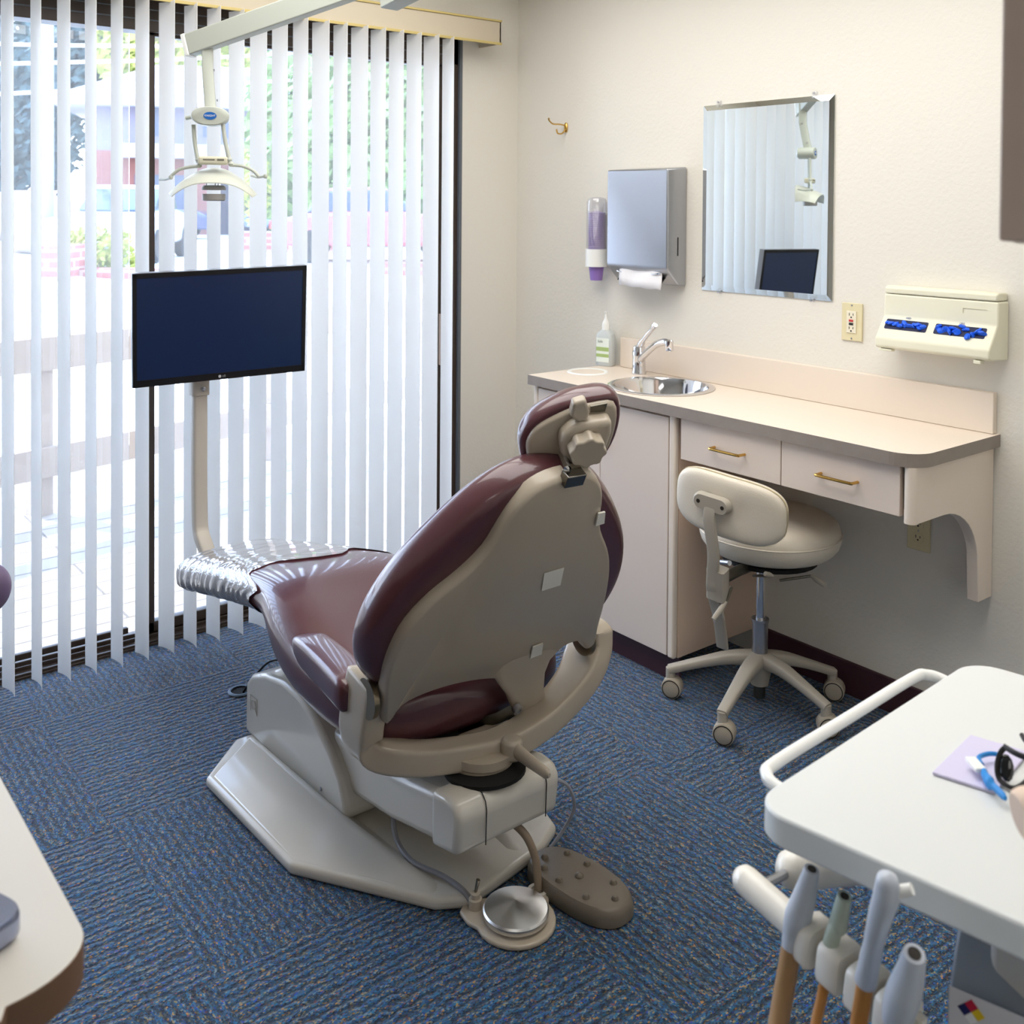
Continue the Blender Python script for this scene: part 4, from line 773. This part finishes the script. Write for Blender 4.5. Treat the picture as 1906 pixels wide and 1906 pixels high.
piece('small_handpiece', 'pale green small handpiece with thin orange hose', [(1572, 1668, 1.14), (1566, 1695, 1.145), (1560, 1722, 1.15), (1552, 1735, 1.15), (1545, 1765, 1.15), (1540, 1800, 1.15)], [.0078, .009, .0105, .0085, .0095, .008], GREENM, [(1541, 1795, 1.15), (1531, 1850, 1.15), (1518, 1910, 1.14), (1510, 1990, 1.12)], TUBE2, .0058)
p3 = piece('air_water_syringe', 'blue grey syringe handpiece with a white side nozzle', [(1652, 1640, .985), (1650, 1668, .99), (1640, 1700, 1.0), (1625, 1760, 1.02), (1612, 1825, 1.04)], [.0105, .0125, .0115, .0095, .0115], HAND, [(1612, 1820, 1.04), (1606, 1860, 1.05), (1598, 1910, 1.06), (1592, 1990, 1.05)], TUBE2, .0085)
MB().tube([at(1660, 1662, .99), at(1674, 1660, .985), at(1698, 1655, .98)], [.006, .0062, .0055], 12).build('nozzle', WHITE, p3)
piece('wide_handpiece', 'grey wide handpiece at the near end of the holder', [(1702, 1775, .97), (1694, 1810, .98), (1682, 1850, .99), (1672, 1885, 1.0), (1668, 1905, 1.01)], [.010, .0135, .0165, .0155, .0125], HAND, [(1668, 1900, 1.045), (1664, 1935, 1.04), (1660, 1990, 1.03)], TUBE, .012)
# clear container under the tray
cn = thing('suction_canister', 'translucent grey box with hazard diamond label under the tray', 'canister', at(1870, 1840, 1.12)); 
c0 = at(1880, 1800, 1.17); ku = (tu*.94+tv*.10).normalized(); kv = Z.cross(ku)
CAN = mat('canister_grey', (120, 128, 140), .2, coat=.4)
prf = [(-.09, -.10), (-.09, .0), (-.045, .062), (-.045, .10), (.06, .10), (.06, -.10)]
MB().prism(prf, c0+ku*.008, kv, Z, ku, -.055, .055).build('canister_body', CAN, cn, bevel=.006, seg=3)
LBW = mat('label_paper', (214, 212, 216), .6); o_ = c0+ku*.008-kv*.0905-Z*.022; b = MB(); b.obox(o_, ku, kv, Z, .106, .0012, .072); lbb = b.build('hazard_label', LBW, cn, smooth=False)
for du_, dz, cl in ((-.037, .018, (36, 40, 96)), (-.030, .025, (190, 30, 60)), (-.023, .018, (226, 196, 40)), (-.030, .011, (235, 235, 235))):
    b = MB(); b.obox(o_+ku*du_+Z*dz-kv*.001, (ku+Z).normalized(), kv, (Z-ku).normalized(), .0095, .0008, .0095); b.build('hazard_square', mat('hz%d' % cl[0], cl, .5), lbb, smooth=False)
b = MB()
for i, (w_, dz) in enumerate(((.05, .012), (.06, .002), (.04, -.008))): b.obox(o_+ku*.015+Z*dz-kv*.001, ku, kv, Z, w_, .0006, .002)
b.build('label_print', mat('label_grey', (150, 160, 150), .6), lbb)
# things on the tray
nc = T(.26, .20, 0.0012); q0, q1, q2, q3 = [on(u, v, 2, tz) for u, v in ((1735, 1443), (1806, 1373), (1915, 1405), (1872, 1492))]
b = MB(); q4 = q0+(q2-q1)*1.02; q = [q0, q1, q2, q4]
b.rings([[p+Z*k for p in q] for k in (.0008, .0042)])
tag(b.build('paper_napkin', LAV, None, bevel=.001), 'folded lavender paper napkin lying on the white tray top', 'napkin')
cl0 = on(1838, 1440, 2, tz+.008); cl = thing('blue_napkin_clip', 'blue and white plastic clip lying on the lavender napkin', 'clip', cl0); cl0.z = tz+.0125
def t3(u, v, h=.0125): p = on(u, v, 2, tz+h); return p
b = MB(); b.tube(spline([t3(1828, 1425), t3(1832, 1440), t3(1838, 1452), t3(1848, 1462), t3(1872, 1486)], 4), [.003]*4+[.007]*4+[.008]*4+[.005]*4+[.003], 10, flat=.6); b.build('clip_body', BLUEP, cl)
b = MB(); p0 = t3(1808, 1414, .015); p1 = t3(1824, 1432, .015); dd = (p1-p0).normalized(); b.obox((p0+p1)/2, dd, Z.cross(dd), Z, (p1-p0).length+.006, .013, .005); b.build('clip_jaw', WHITE, cl, bevel=.001)
MB().tube(spline([t3(1828, 1424, .014), t3(1822, 1410, .014), t3(1840, 1403, .014), t3(1858, 1404, .014)], 4), .0028, 8).build('clip_cord', BLUEP, cl)
sg = thing('dark_safety_glasses', 'black safety glasses standing on the lavender napkin', 'glasses', t3(1880, 1430, .004)); GLS = mat('dark_lens', (14, 16, 18), .08, coat=.5)
lens = [t3(1868, 1396, .035), t3(1858, 1420, .020), t3(1860, 1448, .008), t3(1880, 1462, .006), t3(1890, 1440, .015), t3(1886, 1412, .03)]
ce = sum(lens, V())/6; nrm = (lens[1]-lens[0]).cross(lens[4]-lens[0]).normalized()
b = MB(); b.rings([[ce+(p-ce)*s+nrm*k for p in lens] for k, s in ((-.002, .96), (0, 1), (.002, .96))]); b.build('lens', GLS, sg, sub=1)
b = MB(); b.tube(spline([t3(1870, 1392, .036), t3(1862, 1402, .03), t3(1856, 1425, .018), t3(1860, 1450, .007), t3(1882, 1466, .005), t3(1900, 1462, .006), t3(1915, 1450, .01)], 4), .0035, 8, flat=.7); b.tube(spline([t3(1870, 1390, .038), t3(1890, 1402, .04), t3(1915, 1412, .04)], 4), .0038, 8, flat=.6); b.build('frame', BLACK, sg)
b = MB(); b.tube(spline([t3(1902, 1368, .03), t3(1910, 1380, .03), t3(1925, 1390, .03)], 3), .003, 8); b.build('temple', BLACK, sg)
# round-ended beige handle entering from the right
h0 = at(1899, 1520, .93); hx_ = V((.62, .76, .16)).normalized()
hh = thing('cylindrical_handle', 'blurred beige cylindrical handle end at the right edge above the tray', 'handle', h0)
MB().lathe([(.0, -.001), (.019, -.001), (.022, .002), (.0235, .008), (.0235, .34), (.0, .34)], h0, hx_, 28).build('handle_tube', LAMD, hh)
MB().tube([h0+hx_*.30, V((h0.x+hx_.x*.30, h0.y+hx_.y*.30, tz+.001))], .012, 14).build('handle_post', LAMD, hh)

# ------------------------------------------------------------ left foreground table, assistant stool back, object on it
t0 = on(195, 1752, 2, .80); ltx = 2.475; lty = -2.44
lt = thing('side_counter', 'pale laminate side counter with rounded corner at lower left', 'counter', (2.1, -2.7, 0))
r2 = .06; yb = -2.449; xr = 2.478
ol = [(xr-r2+r2*math.cos(R(90-90*i/10)), yb-r2*1.3+r2*1.3*math.sin(R(90-90*i/10))) for i in range(11)]
e1 = on(0, 1893, 2, .80); ol += [(e1.x+.005, e1.y), (e1.x-.03, -3.2), (1.2, -3.2), (1.2, yb-.01)]
n0 = len(ol); top = [(a, c, .80) for a, c in ol]; bot = [(a, c, .764) for a, c in ol]
mesh('counter_slab', top+bot, [tuple(range(n0)), tuple(range(n0, 2*n0))[::-1]]+[(i, (i+1) % n0, (i+1) % n0+n0, i+n0) for i in range(n0)], None, lt, mats=[TABLEW, TABLEB], fm=[0, 1]+[1]*n0, bevel=.0015, seg=2)
box('counter_cabinet', (1.25, -3.18, 0), (2.30, -2.60, .764), TABLEB, lt)
so0 = on(8, 1772, 2, .80); t = thing('steel_tray_box', 'blurred blue grey metal tray corner on the pale side counter', 'tray', so0)
b = MB(); ex = V((-.97, -.12, 0)).normalized(); ey = V((-.10, .6, 0)).normalized(); c_ = on(-82, 1745, 2, .80)
b.rings([superell(V((c_.x, c_.y, z)), V((.8, .35, 0)).normalized(), V((-.35, .8, 0)).normalized(), .055*s, .035*s, 5, 28) for z, s in ((.801, .94), (.806, 1.0), (.822, 1.0), (.826, .97))]); b.build('tray_body', mat('anodised_blue', (158, 166, 192), .18, .85), t)
as_ = at(-70, 1102, 2.0); ast = thing('assistant_stool', 'purple vinyl assistant stool back peeking in at the left edge', 'stool', (as_.x, as_.y-.08, 0))
MV = mat('purple_vinyl', (112, 96, 128), .4, coat=.2)
b = MB(); vd = (CAM-as_); vd.z = 0; vd.normalize(); sd2 = Z.cross(vd)
b.rings([superell(as_+vd*d, sd2, Z, .088*s, .062*s, 2.2, 28) for d, s in ((-.035, .6), (-.03, .85), (-.012, 1), (.012, 1), (.03, .85), (.035, .6))]); b.build('back_cushion', MV, ast, sub=1)
sb_ = at(-420, 1100, 2.0); sb_.z = 0
MB().lathe([(0, .47), (.18, .47), (.2, .49), (.2, .53), (.17, .55), (0, .55)], sb_, n=32).build('seat', MV, ast)
MB().tube([sb_+Z*.1, sb_+Z*.47], .025, 14).build('column', CHROME, ast); MB().tube([sb_+Z*.45, V((as_.x-.01, as_.y, .50)), as_-Z*.03], .012, 8).build('back_bar', STEEL, ast)
for k in range(5):
    a = R(72*k+20); d = V((math.cos(a), math.sin(a), 0)); sweep(MB(), [sb_+Z*.12, sb_+d*.12+Z*.11, sb_+d*.25+Z*.065], Z.cross(d), .04, .03).build('base_leg', STOOLP, ast); MB().lathe([(0, -.015), (.025, -.015), (.027, 0), (.025, .015), (0, .015)], sb_+d*.25+Z*.028, Z.cross(d), 16).build('caster', MATS['caster_tan'], ast)

# ------------------------------------------------------------ outside
def gmat(name, c1, c2, scale, rough=.9, brick=None):
    m = mat(name, c1, rough); n = m.node_tree; b = n.nodes['Principled BSDF']; nz = [x for x in n.nodes if x.bl_idname == 'ShaderNodeTexNoise'][0]; nz.inputs['Scale'].default_value = scale
    mx = n.nodes.new('ShaderNodeMix'); mx.data_type = 'RGBA'; mx.inputs[6].default_value = lin(c1); mx.inputs[7].default_value = lin(c2); n.links.new(nz.outputs['Fac'], mx.inputs[0]); n.links.new(mx.outputs[2], b.inputs['Base Color'])
    if brick:
        bt_ = n.nodes.new('ShaderNodeTexBrick'); bt_.inputs['Scale'].default_value = 1; bt_.inputs['Brick Width'].default_value = brick[0]; bt_.inputs['Row Height'].default_value = brick[1]; bt_.inputs['Mortar Size'].default_value = brick[2]
        bt_.inputs[1].default_value = lin(c1); bt_.inputs[2].default_value = lin(c2); bt_.inputs[3].default_value = lin(brick[3]); t = [x for x in n.nodes if x.bl_idname == 'ShaderNodeTexCoord'][0]
        mp = n.nodes.new('ShaderNodeMapping'); mp.inputs['Rotation'].default_value = brick[4]; n.links.new(t.outputs['Object'], mp.inputs[0]); n.links.new(mp.outputs[0], bt_.inputs[0]); n.links.new(bt_.outputs[0], b.inputs['Base Color'])
    return m
DECK = gmat('deck_boards', (150, 141, 133), (156, 148, 139), 3, brick=(2.4, .14, .006, (96, 88, 80), (0, 0, R(90))))
struct(box('deck_floor', (-2.9, -6, -.14), (-.12, 3, -.05), DECK))
CONC = gmat('driveway_concrete', (216, 212, 204), (226, 222, 216), .6)
struct(mesh('ground', [(-2.95, -40, -.9), (-2.95, 30, -.9), (-14, 30, .35), (-14, -40, .35), (-110, 60, .45), (-110, -80, .45), (-2.95, -40, -1.3), (-2.95, 30, -1.3), (-110, 60, -1.3), (-110, -80, -1.3)], [(0, 1, 2, 3), (3, 2, 4, 5), (6, 7, 8, 9), (0, 1, 7, 6), (1, 2, 4, 8, 7), (4, 5, 9, 8), (5, 3, 0, 6, 9)], CONC, smooth=False, org=(-20, 0, 0)))
struct(box('unseen_sun_block_eave', (-2.0, -6, 2.48), (-.12, 3, 2.6), CEIL))  # unseen overhang, added and sized to keep direct sun off the carpet
RAILW = mat('deck_rail_wood', (156, 142, 130), .8, var=.08, bscale=8)
rl = thing('deck_railing', 'pale wooden deck railing with wide boards beyond the glass door', 'railing', (-2.0, -1, -.05))
ra, rb = V((-1.72, -1.9, 0)), V((-2.75, 1.9, 0)); rd = (rb-ra).normalized(); rn = Z.cross(rd)
for z, h2 in ((.74, .16), (.215, .145)):
    b = MB(); b.obox((ra+rb)/2+Z*z-rd*.6, rd, rn, Z, (rb-ra).length+2.2, .035, h2); b.build('rail_board', RAILW, rl)
for s in (-.9, .50, 1.9, 3.3):
    p = ra+rd*s-rn*-.065; b = MB(); b.obox(p+Z*.34, rd, rn, Z, .09, .09, .78); b.build('rail_post', RAILW, rl)
def obj3(name, lab, cat, b, m, group=None, **k):
    o = b.build(name, m, None, **k); return tag(o, lab, cat, group)
BRK = gmat('pink_brick', (150, 96, 88), (136, 86, 80), 4, brick=(.4, .14, .02, (160, 140, 132), (R(90), 0, 0)))
def gz(x): return -.9+(-2.95-x)*(1.25/11.05) if x > -14 else .35+(-14-x)*.001
def ong(u, v):
    t = 6.0
    while t < 90:
        p = at(u, v, t)
        if p.z <= gz(p.x): return t
        t += .05
    return 90
# brick planters: built at their real distance
def wallseg(u0, u1, t, vtop, th_=.3, name='planter', lab='', m=BRK, cap=None):
    a, c = at(u0, vtop, t), at(u1, vtop, t); z0 = min(gz(a.x), gz(c.x))-.1; d = (c-a); d.z = 0; L_ = d.length; d.normalize(); q = Z.cross(d)
    b = MB(); mid = (a+c)/2; hh_ = mid.z-z0; b.obox(V((mid.x, mid.y, z0+hh_/2))+q*th_/2, d, q, Z, L_, th_, hh_)
    o = b.build(name, m, None, smooth=False)
    return tag(o, lab, 'planter')
wallseg(76, 125, ong(100, 522), 458, 1.2, lab='pink brick planter block left of the dark door stile, behind the railing')
wallseg(122, 300, ong(200, 520), 500, .3, lab='low pink brick planter edge in front of the yellow green shrub')
wallseg(440, 640, ong(540, 470), 432, .5, lab='long low pink brick planter wall right of the lamp')
wallseg(700, 830, ong(760, 515), 490, .5, lab='pink brick planter wall seen between the rightmost blind vanes')
def foliage(name, lab, c, r_, n, m, size, trunk=True, cat='tree', group=None, tm=None):
    t = thing(name, lab, cat, V((c.x, c.y, gz(c.x)-.05)), group); rnd = random.Random(int(c.y*100) & 999); b = MB()
    for i in range(n):
        while True:
            v = V((rnd.uniform(-1, 1), rnd.uniform(-1, 1), rnd.uniform(-1, 1)))
            if v.length < 1: break
        p = c+V((v.x*r_[0], v.y*r_[1], v.z*r_[2])); a = V((rnd.uniform(-1, 1), rnd.uniform(-1, 1), rnd.uniform(-1, 1))).normalized(); q = a.orthogonal().normalized(); s = size*rnd.uniform(.6, 1.3)
        b.add([p-q*s, p+a*s*.5, p+q*s, p-a*s*.5], [(0, 1, 2, 3)])
    b.build('foliage', m, t, smooth=False)
    if trunk: MB().tube([V((c.x, c.y, gz(c.x)-.1)), V((c.x+.1, c.y, c.z))], [.14, .07], 8).build('trunk', tm or MATS['bark'], t)
    return t
mat('bark', (150, 130, 116), .9)
LG1 = mat('leaf_yellow_green', (150, 156, 84), .8, var=.3, bscale=2); LG2 = mat('leaf_blue_green', (66, 86, 88), .8, var=.25, bscale=1.5); LG3 = mat('leaf_green', (120, 142, 92), .8, var=.3, bscale=1.5)
foliage('yellow_shrub', 'yellow green spiky shrub in the low brick planter', at(182, 470, ong(180, 516)+.8), (.7, .7, .45), 900, LG1, .08, False, 'shrub')
foliage('small_shrub', 'small yellow shrub above the pink planter right of the lamp', at(466, 345, ong(466, 455)), (.55, .55, 1.1), 500, LG1, .1, False, 'shrub')
TG = 'hazy trees behind the street'
foliage('dark_tree', 'hazy dark blue green tree behind the house at the upper left', at(40, 120, 60), (6, 6, 7), 7000, LG2, .36, True, 'tree', TG)
foliage('dark_tree', 'hazy tree above the gable between the second and fourth vanes', at(190, 60, 64), (5, 5, 5.4), 5200, LG2, .36, True, 'tree', TG)
foliage('pale_tree', 'pale yellow green tree behind the house roof right of the door stile', at(325, 90, 58), (4.5, 4.5, 4), 3600, LG1, .36, True, 'tree', TG)
foliage('pale_tree', 'blue green tree behind the lamp stem', at(465, 110, 66), (5, 5, 6), 4600, LG2, .4, True, 'tree', TG)
foliage('leafy_tree', 'light green leafy tree above the long planter wall', at(560, 260, 30), (1.9, 1.9, 3.0), 2600, LG3, .22, True, 'tree', TG)
foliage('leafy_tree', 'tall green tree filling the gaps right of the lamp', at(665, 230, 27), (1.8, 1.8, 3.8), 3400, LG3, .22, True, 'tree', TG)
foliage('leafy_tree', 'green tree glimpsed between the rightmost vanes', at(765, 240, 27), (1.7, 1.7, 3.3), 2400, LG3, .2, True, 'tree', TG)
foliage('leafy_tree', 'dark tree behind the cars at the left edge', at(5, 260, 36), (2.2, 2.2, 4), 2600, LG2, .22, True, 'tree', TG)
# neighbour house
hs = thing('neighbour_house', 'two storey house with white gable roof across the street', 'house', at(330, 380, 34))
HW = mat('house_stucco', (122, 118, 132), .9); HR = mat('house_roof_white', (176, 174, 178), .9); HB = gmat('house_brick', (140, 96, 88), (126, 84, 78), 3); HWIN = mat('house_window', (70, 82, 104), .3)
Lx = (at(600, 300, 36)-at(120, 300, 34)); Lx.z = 0; Lx.normalize(); Ly = Z.cross(Lx)
def HH(u, v, t, off=0): return at(u, v, t)+Ly*off
hb0 = at(150, 190, 34); zt = hb0.z; base = .3; wl = 8.6
def hbx(name, a0, a1, z0, z1, d0, d1, m):
    b = MB(); c_ = V((hb0.x, hb0.y, 0))+Lx*((a0+a1)/2)+Ly*((d0+d1)/2)+Z*((z0+z1)/2); b.obox(c_, Lx, Ly, Z, a1-a0, abs(d1-d0), z1-z0); return b.build(name, m, hs, smooth=False)
hbx('upper_wall', .2, wl, 3.2, zt, 0, 5, HW); hbx('lower_wall', .2, wl, base, 3.2, 0, 5, HB); hbx('balcony_band', 1.2, wl+.2, 2.95, 3.4, -.9, .0, HR)
hbx('eave_fascia', -.8, wl+.5, zt-.12, zt+.12, -.8, 5.4, HR)
b = MB(); o_ = V((hb0.x, hb0.y, zt+.12)); p = [o_+Lx*-.8+Ly*-.8, o_+Lx*(wl+.5)+Ly*-.8, o_+Lx*(wl+.5)+Ly*5.4, o_+Lx*-.8+Ly*5.4, o_+Lx*2.2+Ly*2.3+Z*1.5, o_+Lx*(wl-2)+Ly*2.3+Z*1.5]
b.add(p, [(0, 1, 5, 4), (1, 2, 5), (2, 3, 4, 5), (3, 0, 4), (0, 3, 2, 1)]); b.build('roof', HR, hs, smooth=False)
for a in (1.9, 3.9, 6.0): wdw = hbx('window', a, a+.9, 3.7, 4.75, -.04, .02, HWIN)
hbx('window', 1.7, 3.3, 1.2, 2.4, -.04, .02, HWIN); hbx('garage_opening', 4.2, 7.4, base, 2.6, -.04, .02, mat('garage_dark', (60, 58, 68), .8))
# cars
def car(name, lab, c, head, L_, col, sc_=1):
    d = V((math.cos(head), math.sin(head), 0)); q = Z.cross(d); z0 = gz(c.x); c = V((c.x, c.y, z0)); t = thing(name, lab, 'car', c)
    hl_ = L_/2; body = [(-hl_, .32), (-hl_+.05, .78), (-hl_+.5, .92), (-.7, .98), (.5, .98), (hl_-.35, .84), (hl_, .66), (hl_, .30)]
    MB().prism(body, c, d, Z, q, -.85, .85).build('car_body', mat('paint%d' % col[0], col, .25, coat=.6), t, bevel=.09, seg=3)
    cab = [(-1.35, .93), (-.95, 1.38), (.15, 1.42), (.85, .95)]; MB().prism(cab, c, d, Z, q, -.70, .70).build('car_windows', mat('car_glass', (60, 72, 92), .1, coat=.5), t, bevel=.06)
    MB().prism([(-.98, 1.34), (-.9, 1.41), (.1, 1.45), (.25, 1.37)], c, d, Z, q, -.68, .68).build('car_roof', mat('paint%d' % col[0], col, .25, coat=.6), t, bevel=.03)
    for sx in (-1, 1):
        for sy in (-1, 1): MB().lathe([(0, -.1), (.28, -.1), (.32, -.06), (.32, .06), (.28, .1), (0, .1)], c+d*(sx*hl_*.62)+q*(sy*.78)+Z*.32, q, 20).build('wheel', BLACK, t)
    for sy in (-1, 1): b = MB(); b.obox(c+d*(-hl_-.0)+q*(sy*.62)+Z*.72, d, q, Z, .08, .3, .14); b.build('tail_light', mat('tail_red', (200, 60, 60), .3), t)
    return t
car('parked_car', 'white car parked behind the planter near the dark door stile', at(236, 480, ong(236, 488)+.8), R(-32), 3.9, (190, 194, 202))
car('parked_car', 'dark blue car parked behind the white car below the house', at(262, 420, ong(262, 452)+3), R(60), 4.3, (50, 60, 96))
car('parked_car', 'blue grey car glimpsed behind the planter at the left edge', at(-20, 450, ong(-20, 470)+9), R(80), 4.0, (80, 92, 128))
car('parked_car', 'red car seen through the gaps at the right end of the blind', at(700, 470, ong(700, 500)+1), R(60), 3.9, (150, 84, 88))
car('parked_car', 'pale blue car behind the long planter wall right of the lamp', at(575, 400, ong(560, 440)), R(80), 4.2, (120, 138, 170))
# boulders, pole and wires
RK = gmat('pale_rock', (160, 150, 144), (136, 128, 122), 2)
for u, v, t, s, lab in ((100, 440, ong(100, 470), .8, 'rounded pale boulder behind the pink planter block'), (45, 402, ong(45, 470)+3, .9, 'large pale boulder mound at the left edge behind the vanes'), (141, 452, ong(141, 478), .6, 'smaller pale boulder right of the pink planter block')):
    c_ = at(u, v, t); bm = bmesh.new(); bmesh.ops.create_icosphere(bm, subdivisions=3, radius=1); rnd = random.Random(u)
    vs = [c_+V((v_.co.x*s*1.3, v_.co.y*s*1.3, v_.co.z*s*.7))*(1+.12*math.sin(v_.co.x*5+v_.co.z*4)) for v_ in bm.verts]; bm.verts.index_update(); fs = [tuple(x.index for x in f.verts) for f in bm.faces]; bm.free()
    tag(mesh('boulder', vs, fs, RK), lab, 'boulder')
pp = at(86, 300, 22); up_ = thing('utility_pole', 'pale utility pole seen between the second and third vanes', 'pole', V((pp.x, pp.y, .3)))
MB().tube([V((pp.x, pp.y, .2)), V((pp.x, pp.y, 9.5))], .16, 12).build('pole_shaft', mat('pole_wood', (130, 132, 142), .9), up_)
WIR = mat('wire_white', (236, 236, 240), .5)
for i, (v0, v1, t) in enumerate(((80, 86, 21.7), (120, 112, 21.7), (178, 162, 21.7))):
    b = MB(); b.tube([at(-60, v0, t-.6), at(80, (v0*.5+v1*.5)+1, t), at(300, v1, t+2), at(700, v1-20, t+9)], .035, 6)
    tag(b.build('utility_wire', WIR), ['topmost white utility wire crossing the upper left glass', 'middle white utility wire crossing the upper left glass', 'lowest white utility wire crossing the upper left glass'][i], 'wire', 'utility wires')
